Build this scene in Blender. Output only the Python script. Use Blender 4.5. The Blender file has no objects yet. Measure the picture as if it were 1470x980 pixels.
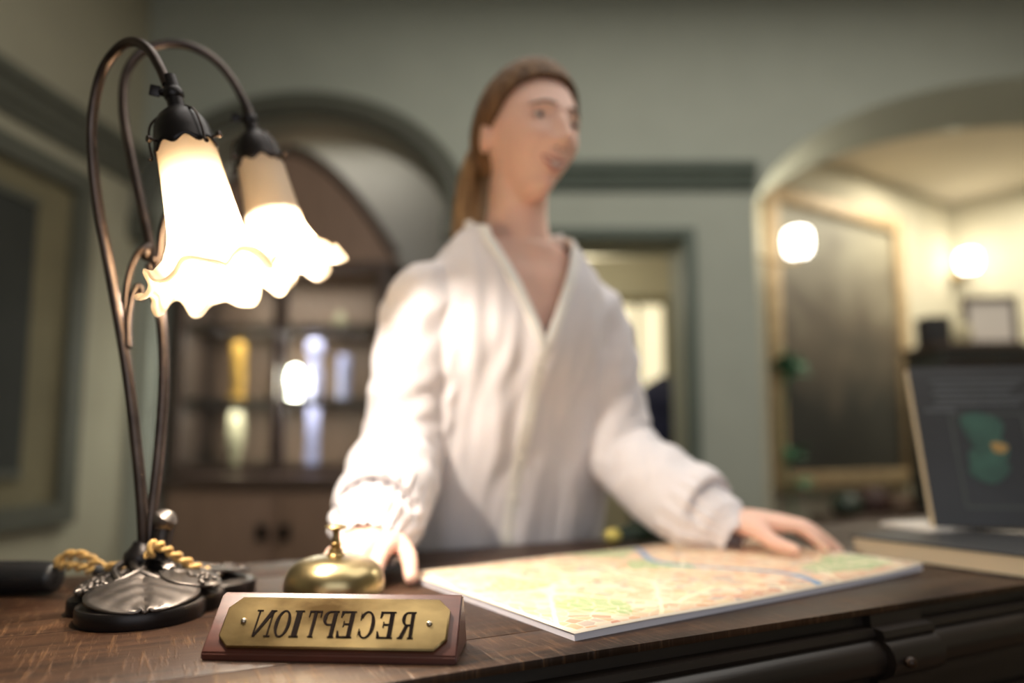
import bpy, bmesh, math, random
from math import sin, cos, pi, sqrt, atan2, exp
from mathutils import Vector, Matrix, noise
from mathutils.bvhtree import BVHTree
random.seed(4)
S = bpy.context.scene
COL = S.collection
# ------------------------------------------------------------------ camera, world, light, exposure
FPX, ZC, TOP = 1000.0, 1.065, 0.90          # focal length in pixels of the 1470x980 frame, lens height, desk-top height
TH = math.atan(0.1)
cd = bpy.data.cameras.new('camera'); cam = bpy.data.objects.new('camera', cd); COL.objects.link(cam)
cam.location = (0, 0, ZC); cam.rotation_euler = (pi/2 + TH, 0, 0)
cd.sensor_width = 36; cd.lens = 36*FPX/1470; cd.shift_y = 50/1470
cd.clip_start = 0.02
cd.dof.use_dof = True; cd.dof.focus_distance = 0.588; cd.dof.aperture_fstop = 1.45
S.camera = cam
w = bpy.data.worlds.new('world'); S.world = w; w.use_nodes = True
w.node_tree.nodes['Background'].inputs[0].default_value = (0.5, 0.55, 0.6, 1)
w.node_tree.nodes['Background'].inputs[1].default_value = 0.05
S.view_settings.view_transform = 'Standard'; S.view_settings.look = 'None'
S.view_settings.exposure = 0.0; S.view_settings.gamma = 1.0; S.view_settings.use_curve_mapping = False
S.cycles.use_denoising = True
S.cycles.max_bounces = 8
def area(name, loc, size, power, col, rot=(0, 0, 0)):
    l = bpy.data.lights.new(name, 'AREA'); l.shape = 'RECTANGLE'; l.size, l.size_y = size; l.energy = power; l.color = col
    o = bpy.data.objects.new(name, l); COL.objects.link(o); o.location = loc; o.rotation_euler = rot
    return o
area('niche_fill_light', (-1.05, 3.72, 2.87), (1.0, .2), 4.5, (1.0, 0.95, 0.88))  # added fill that brightens the niche, no cove fitting there
area('room_ceiling_fill', (0.9, 1.3, 3.36), (3.4, 2.6), 70, (1.0, 0.955, 0.89))  # added ambient fill spread under the ceiling, no fixture
area('front_fill_light', (0.9, -2.55, 1.75), (3.2, 1.9), 32, (0.88, 0.93, 1.0), (pi/2, 0, 0))  # added cool frontal fill behind the camera, no window built
area('side_room_ceiling_light', (3.0, 3.95, 2.80), (1.2, 0.7), 42, (1.0, 0.92, 0.76))
def point(name, loc, power, col, r=0.03):
    l = bpy.data.lights.new(name, 'POINT'); l.energy = power; l.color = col; l.shadow_soft_size = r
    o = bpy.data.objects.new(name, l); COL.objects.link(o); o.location = loc
    return o
point('passage_light', (0.45, 4.6, 2.2), 18, (1.0, 0.92, 0.74), 0.1)

def at(px, py, D):
    """point at world depth D seen at a pixel of the photograph"""
    a, b = (px-735)/FPX, (540-py)/FPX
    r = Vector((a, cos(TH)-b*sin(TH), sin(TH)+b*cos(TH)))
    return Vector((0, 0, ZC)) + r*(D/r.y)

# ------------------------------------------------------------------ materials
def lin(c):
    return tuple(((v/255)/12.92 if v/255 <= .04045 else ((v/255+.055)/1.055)**2.4) for v in c)
def nt(name):
    m = bpy.data.materials.new(name); m.use_nodes = True
    n = m.node_tree.nodes; return m, n, m.node_tree.links, n['Principled BSDF']
def N(n, t, **k):
    x = n.new(t)
    for a, v in k.items():
        if a in x.inputs.keys(): x.inputs[a].default_value = v
        else: setattr(x, a, v)
    return x
def mat(name, rgb, rough=.5, metal=0, var=.12, scale=12, stretch=(1, 1, 1), bump=0, spec=.5, rgb2=None, detail=6, coat=0, sheen=0):
    m, n, L, b = nt(name)
    c = lin(rgb); c2 = lin(rgb2) if rgb2 else tuple(v*(1-var*2) for v in c)
    tc = N(n, 'ShaderNodeTexCoord'); mp = N(n, 'ShaderNodeMapping'); mp.inputs['Scale'].default_value = stretch
    no = N(n, 'ShaderNodeTexNoise', Scale=scale, Detail=detail); cr = N(n, 'ShaderNodeValToRGB')
    cr.color_ramp.elements[0].position = .3; cr.color_ramp.elements[1].position = .7
    cr.color_ramp.elements[0].color = (*c2, 1); cr.color_ramp.elements[1].color = (*c, 1)
    L.new(tc.outputs['Object'], mp.inputs[0]); L.new(mp.outputs[0], no.inputs['Vector'])
    L.new(no.outputs[0], cr.inputs[0]); L.new(cr.outputs[0], b.inputs['Base Color'])
    b.inputs['Roughness'].default_value = rough; b.inputs['Metallic'].default_value = metal
    b.inputs['Specular IOR Level'].default_value = spec
    if coat: b.inputs['Coat Weight'].default_value = coat; b.inputs['Coat Roughness'].default_value = .15
    if sheen: b.inputs['Sheen Weight'].default_value = sheen
    if bump:
        bp = N(n, 'ShaderNodeBump', Strength=bump, Distance=.002); L.new(no.outputs[0], bp.inputs['Height']); L.new(bp.outputs[0], b.inputs['Normal'])
    return m
def emit(name, rgb, s):
    m, n, L, b = nt(name)
    b.inputs['Base Color'].default_value = (*rgb, 1); b.inputs['Emission Color'].default_value = (*rgb, 1); b.inputs['Emission Strength'].default_value = s
    tc = N(n, 'ShaderNodeTexCoord'); no = N(n, 'ShaderNodeTexNoise', Scale=3.0)
    L.new(tc.outputs['Object'], no.inputs['Vector'])
    mx = N(n, 'ShaderNodeMapRange'); mx.inputs[3].default_value = s*.93; mx.inputs[4].default_value = s*1.07
    L.new(no.outputs[0], mx.inputs[0]); L.new(mx.outputs[0], b.inputs['Emission Strength'])
    return m
def wood_top():
    m, n, L, b = nt('worn_oak')
    tc = N(n, 'ShaderNodeTexCoord')
    def noi(sc, scale, det):
        mp = N(n, 'ShaderNodeMapping'); mp.inputs['Scale'].default_value = sc
        L.new(tc.outputs['Object'], mp.inputs[0]); x = N(n, 'ShaderNodeTexNoise', Scale=scale, Detail=det, Roughness=.65); L.new(mp.outputs[0], x.inputs['Vector']); return x
    g = noi((1.5, 34, 10), 3.2, 8); fl = noi((210, 20, 1), 1.0, 4); st = noi((2.2, 4, 1), 2.2, 5)
    r1 = N(n, 'ShaderNodeValToRGB'); e = r1.color_ramp.elements
    e[0].position = .32; e[0].color = (*lin((30, 20, 13)), 1); e[1].position = .72; e[1].color = (*lin((76, 50, 31)), 1)
    L.new(g.outputs[0], r1.inputs[0])
    r2 = N(n, 'ShaderNodeValToRGB'); e = r2.color_ramp.elements
    e[0].position = .53; e[0].color = (0, 0, 0, 1); e[1].position = .68; e[1].color = (1, 1, 1, 1); L.new(fl.outputs[0], r2.inputs[0])
    mx = N(n, 'ShaderNodeMix', data_type='RGBA'); mx.inputs[7].default_value = (*lin((124, 90, 58)), 1)
    mu = N(n, 'ShaderNodeMath', operation='MULTIPLY'); mu.inputs[1].default_value = .34
    L.new(r2.outputs[0], mu.inputs[0]); L.new(mu.outputs[0], mx.inputs[0]); L.new(r1.outputs[0], mx.inputs[6])
    r3 = N(n, 'ShaderNodeValToRGB'); e = r3.color_ramp.elements
    e[0].position = .36; e[0].color = (.5, .46, .44, 1); e[1].position = .62; e[1].color = (1, 1, 1, 1); L.new(st.outputs[0], r3.inputs[0])
    ml = N(n, 'ShaderNodeMix', data_type='RGBA', blend_type='MULTIPLY'); ml.inputs[0].default_value = 1
    L.new(mx.outputs[2], ml.inputs[6]); L.new(r3.outputs[0], ml.inputs[7]); L.new(ml.outputs[2], b.inputs['Base Color'])
    rr = N(n, 'ShaderNodeMapRange'); rr.inputs[3].default_value = .30; rr.inputs[4].default_value = .55
    L.new(st.outputs[0], rr.inputs[0]); L.new(rr.outputs[0], b.inputs['Roughness']); b.inputs['Specular IOR Level'].default_value = .28
    bp = N(n, 'ShaderNodeBump', Strength=.35, Distance=.0012); ad = N(n, 'ShaderNodeMath', operation='ADD')
    L.new(g.outputs[0], ad.inputs[0]); L.new(r2.outputs[0], ad.inputs[1]); L.new(ad.outputs[0], bp.inputs['Height']); L.new(bp.outputs[0], b.inputs['Normal'])
    return m
def shade_glass(name):
    m, n, L, b = nt(name)
    out = n['Material Output']
    tr = N(n, 'ShaderNodeBsdfTranslucent', Color=(1, .92, .80, 1)); tp = N(n, 'ShaderNodeBsdfTransparent', Color=(1, .93, .80, 1))
    b.inputs['Base Color'].default_value = (.86, .74, .60, 1); b.inputs['Roughness'].default_value = .35
    tc = N(n, 'ShaderNodeTexCoord'); no = N(n, 'ShaderNodeTexNoise', Scale=60, Detail=4); L.new(tc.outputs['Object'], no.inputs['Vector'])
    bp = N(n, 'ShaderNodeBump', Strength=.15, Distance=.001); L.new(no.outputs[0], bp.inputs['Height']); L.new(bp.outputs[0], b.inputs['Normal'])
    m1 = N(n, 'ShaderNodeMixShader', Fac=.5); L.new(b.outputs[0], m1.inputs[1]); L.new(tr.outputs[0], m1.inputs[2])
    m2 = N(n, 'ShaderNodeMixShader', Fac=.26); L.new(m1.outputs[0], m2.inputs[1]); L.new(tp.outputs[0], m2.inputs[2])
    L.new(m2.outputs[0], out.inputs[0])
    return m
def glass(name, tint=(.9, .95, .95), rough=.05, fac=.12):
    m, n, L, b = nt(name)
    tp = N(n, 'ShaderNodeBsdfTransparent', Color=(*tint, 1)); gl = N(n, 'ShaderNodeBsdfGlossy', Roughness=rough)
    no = N(n, 'ShaderNodeTexNoise', Scale=4.0); mr = N(n, 'ShaderNodeMapRange'); mr.inputs[3].default_value = fac*.8; mr.inputs[4].default_value = fac*1.2
    L.new(no.outputs[0], mr.inputs[0])
    mx = N(n, 'ShaderNodeMixShader'); L.new(mr.outputs[0], mx.inputs[0]); L.new(tp.outputs[0], mx.inputs[1]); L.new(gl.outputs[0], mx.inputs[2])
    L.new(mx.outputs[0], n['Material Output'].inputs[0]); return m
M = {}
M['wall'] = mat('sage_wall', (168, 163, 140), .85, var=.03, scale=5, bump=.1)
M['wall_grey'] = mat('grey_green_wall', (168, 172, 158), .85, var=.03, scale=5, bump=.1)
M['wall_warm'] = mat('cream_wall', (188, 182, 160), .85, var=.03, scale=5, bump=.1)
M['niche'] = mat('niche_plaster', (182, 180, 172), .85, var=.04, scale=5)
M['ceil'] = mat('ceiling_plaster', (214, 205, 185), .9, var=.02, scale=3)
M['trim'] = mat('green_trim', (86, 96, 84), .6, var=.06, scale=9)
M['trim_dark'] = mat('dark_green_trim', (90, 91, 79), .6, var=.06, scale=9)
M['floor'] = mat('floor_boards', (96, 72, 52), .45, var=.2, scale=6, stretch=(1, 12, 1))
M['oak'] = wood_top()
M['dark_oak'] = mat('dark_oak', (40, 32, 27), .38, var=.25, scale=5, stretch=(1.2, 12, 14), bump=.25)
M['mahogany'] = mat('mahogany', (84, 38, 24), .4, var=.2, scale=9, stretch=(2, 14, 14), coat=.1)
M['brass'] = mat('aged_brass', (196, 170, 120), .32, 1, scale=26, rgb2=(84, 66, 40), bump=.15, stretch=(.5, 1, 1))
M['brass_bell'] = mat('bell_brass', (196, 178, 134), .30, 1, scale=18, rgb2=(150, 132, 94))
M['brass_dark'] = mat('dull_brass', (150, 126, 84), .35, 1, scale=40)
M['letter'] = mat('letter_enamel', (24, 12, 7), .9, var=.2, scale=40, spec=.1)
M['steel'] = mat('screw_steel', (190, 180, 165), .3, 1, scale=60)
M['bronze'] = mat('dark_bronze', (92, 80, 74), .34, .9, scale=22, rgb2=(52, 46, 44), bump=.1)
M['bronze_black'] = mat('black_bronze', (40, 36, 36), .36, .7, scale=22)
M['pewter'] = mat('cast_pewter', (118, 110, 104), .38, .9, scale=26, rgb2=(50, 46, 44), bump=.2)
M['gold_cord'] = mat('gold_cord', (204, 160, 84), .6, var=.25, scale=160, sheen=.2, bump=.4)
M['black_plastic'] = mat('black_plastic', (26, 25, 26), .45, var=.1, scale=20)
M['shade'] = shade_glass('frosted_lily_glass')
M['bulb'] = emit('bulb_glow', (1, .85, .6), 30)
M['skin'] = mat('skin', (236, 192, 172), .48, var=.03, scale=20, spec=.4)
m_ = M['skin'].node_tree.nodes['Principled BSDF']; m_.inputs['Subsurface Weight'].default_value = .12; m_.inputs['Subsurface Scale'].default_value = .01
M['lip'] = mat('lips', (188, 112, 104), .4, var=.05, scale=40)
M['teeth'] = mat('teeth', (232, 226, 214), .3, var=.02, scale=40)
M['hair'] = mat('hair', (128, 96, 64), .65, scale=14, spec=.25, rgb2=(70, 50, 36), stretch=(9, 9, 1), bump=.5)
M['ponytail'] = mat('ponytail_hair', (176, 140, 96), .6, scale=14, spec=.3, rgb2=(104, 78, 54), stretch=(12, 12, 1), bump=.5)
M['brow'] = mat('brow_hair', (104, 76, 58), .6, var=.2, scale=90)
M['eye'] = mat('eye_white', (226, 222, 216), .2, var=.02, scale=30)
M['iris'] = mat('iris', (52, 50, 48), .2, var=.2, scale=90)
M['blouse'] = mat('white_crepe', (226, 220, 222), .8, var=.015, scale=240, bump=.12, sheen=.2)
M['blouse_band'] = mat('white_band', (240, 236, 230), .8, var=.015, scale=240, bump=.1)
M['trouser'] = mat('dark_wool', (38, 38, 42), .9, var=.15, scale=120)
M['leather'] = mat('black_leather', (24, 22, 22), .4, var=.1, scale=60)
M['paper'] = mat('paper_edge', (214, 210, 218), .8, var=.05, scale=14, stretch=(30, 30, 400))
M['cream'] = mat('page_edge', (226, 206, 172), .8, var=.07, scale=10, stretch=(1, 1, 300))
M['white_paper'] = mat('white_paper', (224, 216, 206), .8, var=.03, scale=10)
M['black_cover'] = mat('black_cover', (44, 44, 46), .5, var=.12, scale=12)
M['print_grey'] = mat('grey_print', (84, 86, 88), .6, var=.1, scale=30)
M['print_frame'] = mat('dim_print', (72, 76, 72), .6, var=.1, scale=30)
M['print_green'] = mat('green_print', (58, 94, 80), .6, scale=22, rgb2=(42, 66, 58))
M['print_gold'] = mat('gold_print', (168, 132, 74), .6, scale=16)
M['cab_wood'] = mat('cabinet_wood', (150, 122, 102), .5, var=.12, scale=5, stretch=(8, 8, 1))
M['cab_dark'] = mat('cabinet_dark', (84, 68, 58), .5, var=.12, scale=5, stretch=(1, 8, 8))
M['cab_glass'] = glass('cabinet_glass')
M['yellow'] = mat('yellow_candle', (196, 150, 62), .5, var=.1, scale=20)
M['lilac'] = mat('lilac_glass', (176, 176, 214), .2, var=.1, scale=20)
M['ivory'] = mat('ivory_china', (206, 196, 160), .3, var=.1, scale=20)
M['brown_china'] = mat('brown_china', (120, 96, 76), .4, var=.15, scale=20)
M['gilt'] = mat('gilt_frame', (186, 164, 126), .5, .15, scale=16, rgb2=(148, 124, 90))
M['sconce'] = emit('sconce_glow', (1, .95, .86), 9)
M['cab_reflection'] = emit('cabinet_reflection_glow', (1, .92, .74), 45)  # glow for the reflection shape in the cabinet
M['lit_pane'] = emit('lit_pane_glow', (1, .9, .64), .75)
M['leaf'] = mat('leaf_green', (52, 112, 74), .5, scale=14, rgb2=(30, 74, 46))
M['terracotta'] = mat('dark_pot', (70, 46, 40), .6, var=.15, scale=12)
M['dark_green'] = mat('dark_green_glaze', (40, 56, 42), .4, var=.2, scale=14)
M['lime'] = mat('yellow_green_glaze', (214, 200, 110), .4, var=.1, scale=14)
M['navy'] = mat('navy_cloth', (52, 54, 84), .9, var=.2, scale=16)
M['grey_cloth'] = mat('grey_cloth', (120, 116, 126), .9, var=.15, scale=16)
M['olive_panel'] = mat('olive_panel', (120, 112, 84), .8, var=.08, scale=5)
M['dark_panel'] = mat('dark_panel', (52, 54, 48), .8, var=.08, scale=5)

def painting_mat():
    m, n, L, b = nt('dark_painting')
    tc = N(n, 'ShaderNodeTexCoord'); mp = N(n, 'ShaderNodeMapping'); mp.inputs['Scale'].default_value = (1.5, .2, 1.5)
    no = N(n, 'ShaderNodeTexNoise', Scale=1.6, Detail=5, Distortion=.6); L.new(tc.outputs['Object'], mp.inputs[0]); L.new(mp.outputs[0], no.inputs['Vector'])
    sp = N(n, 'ShaderNodeSeparateXYZ'); L.new(tc.outputs['Object'], sp.inputs[0])
    mr = N(n, 'ShaderNodeMapRange'); mr.inputs[1].default_value = -.6; mr.inputs[2].default_value = .75; L.new(sp.outputs[2], mr.inputs[0])
    ad = N(n, 'ShaderNodeMath', operation='MULTIPLY_ADD'); ad.inputs[1].default_value = .9; L.new(no.outputs[0], ad.inputs[0])
    sb = N(n, 'ShaderNodeMath', operation='SUBTRACT'); sb.inputs[1].default_value = .42; L.new(mr.outputs[0], sb.inputs[0]); L.new(sb.outputs[0], ad.inputs[2])
    cr = N(n, 'ShaderNodeValToRGB'); e = cr.color_ramp.elements
    e[0].position = .2; e[0].color = (*lin((44, 44, 40)), 1); e[1].position = .95; e[1].color = (*lin((150, 144, 122)), 1)
    k = e.new(.55); k.color = (*lin((92, 82, 68)), 1)
    L.new(ad.outputs[0], cr.inputs[0]); L.new(cr.outputs[0], b.inputs['Base Color']); b.inputs['Roughness'].default_value = .55
    return m
M['painting'] = painting_mat()
def map_mat(WX, WY):
    m, n, L, b = nt('city_map_print')
    tc = N(n, 'ShaderNodeTexCoord')
    def vor(scale, feat, rnd=1.0):
        v = N(n, 'ShaderNodeTexVoronoi', Scale=scale, Randomness=rnd); v.feature = feat; v.voronoi_dimensions = '2D'; L.new(wv.outputs[0], v.inputs['Vector']); return v
    nz = N(n, 'ShaderNodeTexNoise', Scale=9.0, Detail=2); L.new(tc.outputs['Object'], nz.inputs['Vector'])
    wv = N(n, 'ShaderNodeVectorMath', operation='MULTIPLY_ADD'); wv.inputs[1].default_value = (.03, .03, 0)
    L.new(nz.outputs['Color'], wv.inputs[0]); L.new(tc.outputs['Object'], wv.inputs[2])
    v1 = vor(70, 'F1'); e1 = vor(70, 'DISTANCE_TO_EDGE'); e2 = vor(9, 'DISTANCE_TO_EDGE'); v3 = vor(15, 'F1')
    sx = N(n, 'ShaderNodeSeparateXYZ'); L.new(v1.outputs['Color'], sx.inputs[0])
    cr = N(n, 'ShaderNodeValToRGB'); e = cr.color_ramp.elements; cr.color_ramp.interpolation = 'CONSTANT'
    e[0].position = 0; e[0].color = (*lin((222, 188, 154)), 1); e[1].position = .36; e[1].color = (*lin((216, 172, 136)), 1)
    for p, c in ((.6, (228, 204, 178)), (.74, (208, 150, 124)), (.82, (224, 202, 162)), (.9, (190, 170, 154))):
        k = e.new(p); k.color = (*lin(c), 1)
    L.new(sx.outputs[0], cr.inputs[0])
    def over(base, mask, col):
        x = N(n, 'ShaderNodeMix', data_type='RGBA'); x.inputs[7].default_value = (*lin(col), 1)
        L.new(mask, x.inputs[0]); L.new(base, x.inputs[6]); return x.outputs[2]
    def less(sock, th):
        x = N(n, 'ShaderNodeMath', operation='LESS_THAN'); x.inputs[1].default_value = th; L.new(sock, x.inputs[0]); return x.outputs[0]
    c = cr.outputs[0]
    s3 = N(n, 'ShaderNodeSeparateXYZ'); L.new(v3.outputs['Color'], s3.inputs[0])
    c = over(c, less(s3.outputs[1], .10), (158, 178, 126))
    c = over(c, less(e1.outputs['Distance'], .05), (230, 208, 184))
    c = over(c, less(e2.outputs['Distance'], .02), (238, 224, 190))
    sp = N(n, 'ShaderNodeSeparateXYZ'); L.new(tc.outputs['Object'], sp.inputs[0])
    # river: a winding blue line across the sheet
    sn = N(n, 'ShaderNodeMath', operation='SINE'); mu = N(n, 'ShaderNodeMath', operation='MULTIPLY'); mu.inputs[1].default_value = 22; L.new(sp.outputs[1], mu.inputs[0]); L.new(mu.outputs[0], sn.inputs[0])
    ma = N(n, 'ShaderNodeMath', operation='MULTIPLY_ADD'); ma.inputs[1].default_value = .035; L.new(sn.outputs[0], ma.inputs[0]); ma.inputs[2].default_value = .36
    df = N(n, 'ShaderNodeMath', operation='SUBTRACT'); L.new(sp.outputs[0], df.inputs[0]); L.new(ma.outputs[0], df.inputs[1])
    ab = N(n, 'ShaderNodeMath', operation='ABSOLUTE'); L.new(df.outputs[0], ab.inputs[0])
    c = over(c, less(ab.outputs[0], .0065), (112, 150, 188))
    # white margin
    for i, hi in ((0, WX), (1, WY)):
        x = N(n, 'ShaderNodeMath', operation='SUBTRACT'); x.inputs[1].default_value = hi/2; L.new(sp.outputs[i], x.inputs[0])
        y = N(n, 'ShaderNodeMath', operation='ABSOLUTE'); L.new(x.outputs[0], y.inputs[0])
        z = N(n, 'ShaderNodeMath', operation='GREATER_THAN'); z.inputs[1].default_value = hi/2-.006; L.new(y.outputs[0], z.inputs[0])
        c = over(c, z.outputs[0], (226, 212, 192))
    L.new(c, b.inputs['Base Color']); b.inputs['Roughness'].default_value = .6
    return m

# ------------------------------------------------------------------ mesh helpers
def smooth(me, ang=None):
    for p in me.polygons: p.use_smooth = True
def obj(name, bm, m, parent=None, sm=True, label=None, recalc=True, ang=38):
    if recalc: bmesh.ops.recalc_face_normals(bm, faces=bm.faces)
    me = bpy.data.meshes.new(name); bm.to_mesh(me); bm.free()
    for x in (m if isinstance(m, (list, tuple)) else [m]): me.materials.append(x)
    if sm:
        me.shade_smooth() if hasattr(me, 'shade_smooth') else smooth(me)
        try: me.set_sharp_from_angle(angle=math.radians(ang))
        except Exception: pass
    o = bpy.data.objects.new(name, me); COL.objects.link(o)
    if parent: o.parent = parent
    if label: o['label'] = label
    return o
def thing(name, label, cat, loc=(0, 0, 0), rz=0, group=None):
    o = bpy.data.objects.new(name, None); COL.objects.link(o); o.location = loc; o.rotation_euler = (0, 0, rz)
    o.empty_display_size = .05; tag(o, label, cat, group); return o
def tag(o, label, cat, group=None):
    o['label'] = label; o['category'] = cat
    if group: o['group'] = group
    return o
def struct(o): o['kind'] = 'structure'; return o
def box(bm, x0, x1, y0, y1, z0, z1, bev=0, mtx=None):
    r = bmesh.ops.create_cube(bm, size=1); vs = r['verts']
    bmesh.ops.scale(bm, vec=(x1-x0, y1-y0, z1-z0), verts=vs); bmesh.ops.translate(bm, vec=((x0+x1)/2, (y0+y1)/2, (z0+z1)/2), verts=vs)
    if bev:
        es = list({e for v in vs for e in v.link_edges})
        g = bmesh.ops.bevel(bm, geom=es, offset=bev, segments=2, affect='EDGES', profile=.6)
        vs = list({v for f in g['faces'] for v in f.verts} | {v for v in vs if v.is_valid})
    if mtx is not None: bmesh.ops.transform(bm, matrix=mtx, verts=vs)
    return vs
def lathe(bm, prof, seg=32, mtx=None, mod=None):
    rings = []
    for r, z in prof:
        ring = []
        for i in range(seg):
            a = 2*pi*i/seg
            p = Vector((r*cos(a), r*sin(a), z)) if mod is None else mod(r, z, a)
            if mtx is not None: p = mtx @ p
            ring.append(bm.verts.new(p))
        rings.append(ring)
    for A, B in zip(rings, rings[1:]):
        for i in range(seg):
            j = (i+1) % seg; bm.faces.new((A[i], A[j], B[j], B[i]))
    if prof[0][0] > 0 and mod is None: bm.faces.new(rings[0][::-1])
    if prof[-1][0] > 0 and mod is None: bm.faces.new(rings[-1])
    if mod is None: bmesh.ops.remove_doubles(bm, verts=[v for r in (rings[0], rings[-1]) for v in r], dist=1e-6)
    return rings
def spline(pts, n):
    pts = [Vector(p) for p in pts]; out = []
    P = [pts[0]*2-pts[1]]+pts+[pts[-1]*2-pts[-2]]
    for i in range(1, len(P)-2):
        a, b, c, d = P[i-1:i+3]
        for k in range(n):
            t = k/n
            out.append(.5*((2*b)+(c-a)*t+(2*a-5*b+4*c-d)*t*t+(3*b-a-3*c+d)*t**3))
    out.append(pts[-1]); return out
def tube(bm, path, rad, seg=10, cap=True, ell=None):
    """tube of varying radius; rad a number or list"""
    n = len(path); R = rad if isinstance(rad, (list, tuple)) else [rad]*n
    if len(R) != n: R = [R[min(int(i/(n-1)*(len(R)-1)), len(R)-2)]*(1-(i/(n-1)*(len(R)-1)-min(int(i/(n-1)*(len(R)-1)), len(R)-2))) + R[min(int(i/(n-1)*(len(R)-1)), len(R)-2)+1]*(i/(n-1)*(len(R)-1)-min(int(i/(n-1)*(len(R)-1)), len(R)-2)) for i in range(n)]
    T = [(path[min(i+1, n-1)]-path[max(i-1, 0)]).normalized() for i in range(n)]
    up = Vector((0, 0, 1)) if abs(T[0].z) < .9 else Vector((0, 1, 0))
    u = T[0].cross(up).normalized(); rings = []
    for i in range(n):
        u = (u-T[i]*u.dot(T[i])).normalized(); v = T[i].cross(u)
        ea, eb = ell if ell else (1, 1)
        rings.append([bm.verts.new(path[i]+(u*cos(2*pi*k/seg)*ea+v*sin(2*pi*k/seg)*eb)*R[i]) for k in range(seg)])
    for A, B in zip(rings, rings[1:]):
        for k in range(seg): bm.faces.new((A[k], A[(k+1) % seg], B[(k+1) % seg], B[k]))
    if cap: bm.faces.new(rings[0][::-1]); bm.faces.new(rings[-1])
    return rings
def capsule(bm, pts, rad, n=6, seg=12):
    """closed rounded limb through pts with radii rad (one per point)"""
    path = spline(pts, n); m = len(path); R = []
    for i in range(m):
        t = i/n; k = min(int(t), len(rad)-2); f = t-k; f = f*f*(3-2*f); R.append(rad[k]*(1-f)+rad[k+1]*f)
    d0 = (path[0]-path[1]).normalized(); d1 = (path[-1]-path[-2]).normalized()
    pre = [(path[0]+d0*R[0]*sin(a), R[0]*cos(a)) for a in (1.45, 1.1, .6)]
    post = [(path[-1]+d1*R[-1]*sin(a), R[-1]*cos(a)) for a in (.6, 1.1, 1.45)]
    tube(bm, [p for p, _ in pre]+path+[p for p, _ in post], [r for _, r in pre]+R+[r for _, r in post], seg)
def ball(bm, c, r, sx=1, sy=1, sz=1, u=20, v=12, mtx=None):
    res = bmesh.ops.create_uvsphere(bm, u_segments=u, v_segments=v, radius=r); vs = res['verts']
    bmesh.ops.scale(bm, vec=(sx, sy, sz), verts=vs)
    if mtx is not None: bmesh.ops.transform(bm, matrix=mtx, verts=vs)
    bmesh.ops.translate(bm, vec=c, verts=vs); return vs
def prism(bm, poly, h, mtx=None):
    lo = [bm.verts.new((x, y, 0)) for x, y in poly]; hi = [bm.verts.new((x, y, h)) for x, y in poly]; n = len(poly)
    bm.faces.new(lo[::-1]); bm.faces.new(hi)
    for i in range(n): bm.faces.new((lo[i], lo[(i+1) % n], hi[(i+1) % n], hi[i]))
    if mtx is not None: bmesh.ops.transform(bm, matrix=mtx, verts=lo+hi)
def frame(zdir, loc, xhint=Vector((1, 0, 0))):
    z = Vector(zdir).normalized(); x = (xhint-z*xhint.dot(z)).normalized(); y = z.cross(x)
    return Matrix(((x.x, y.x, z.x, loc[0]), (x.y, y.y, z.y, loc[1]), (x.z, y.z, z.z, loc[2]), (0, 0, 0, 1)))
def modified(bm, mods):
    """apply modifiers to a bmesh, return a new bmesh"""
    me = bpy.data.meshes.new('work'); bm.to_mesh(me); bm.free(); o = bpy.data.objects.new('work', me); COL.objects.link(o)
    for t, k in mods:
        md = o.modifiers.new(t, t)
        for a, v in k.items(): setattr(md, a, v)
    dg = bpy.context.evaluated_depsgraph_get(); dg.update()
    out = bmesh.new(); out.from_mesh(o.evaluated_get(dg).data)
    bpy.data.objects.remove(o); bpy.data.meshes.remove(me); return out
def sstep(a, b, x):
    t = max(0, min(1, (x-a)/(b-a))); return t*t*(3-2*t)

# ------------------------------------------------------------------ room shell
YB = 3.4; HC = 3.4
def quad(bm, *p): return bm.faces.new([bm.verts.new(x) for x in p])
bm = bmesh.new(); box(bm, -3.2, 5.1, -2.7, 6.6, -.1, 0); struct(obj('floor', bm, M['floor'], sm=False))
bm = bmesh.new(); box(bm, -3.2, 5.1, -2.7, YB+.28, HC, HC+.1); struct(obj('ceiling', bm, M['ceil'], sm=False))
def nichez(x): t = (x+1.055)/.725; return 2.20+.53*sqrt(max(0, 1-t*t))
def archf(x): t = (x-2.9)/1.70; return 2.16+.80*sqrt(max(0, 1-t*t))
def archz(x): t = (x-2.9)/1.7; return 2.12+.70*sqrt(max(0, 1-t*t))
OPEN = [(-1.78, -.33, nichez), (.19, .85, lambda x: 2.085), (1.22, 4.58, archf)]
BACK = {archf: archz}
def back_wall():
    bm = bmesh.new(); th = .28
    xs = [-2.2, 5.0]
    for a, b, f in OPEN:
        k = 40 if f(.5*(a+b)) != f(a+.001) else 1
        xs += [a+(b-a)*(.5-.5*cos(pi*i/k)) for i in range(k+1)]
    xs = sorted(xs)
    for x0, x1 in zip(xs, xs[1:]):
        f = next((f for a, b, f in OPEN if a-1e-6 <= x0 and x1 <= b+1e-6), None)
        z0, z1 = (f(x0), f(x1)) if f else (0, 0)
        b_ = BACK.get(f, f); y0, y1 = (b_(x0), b_(x1)) if f else (0, 0)
        quad(bm, (x0, YB, z0), (x1, YB, z1), (x1, YB, HC), (x0, YB, HC)); quad(bm, (x0, YB+th, y0), (x1, YB+th, y1), (x1, YB+th, HC), (x0, YB+th, HC))
        if f: quad(bm, (x0, YB, z0), (x1, YB, z1), (x1, YB+th, y1), (x0, YB+th, y0))
    for a, b, f in OPEN:
        for x in (a, b): quad(bm, (x, YB, 0), (x, YB+th, 0), (x, YB+th, BACK.get(f, f)(x)), (x, YB, f(x)))
    return bm
struct(obj('wall_back', back_wall(), M['wall_grey'], sm=False))
def lwx(Y): return -1.87+.115*(Y-YB)
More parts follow.
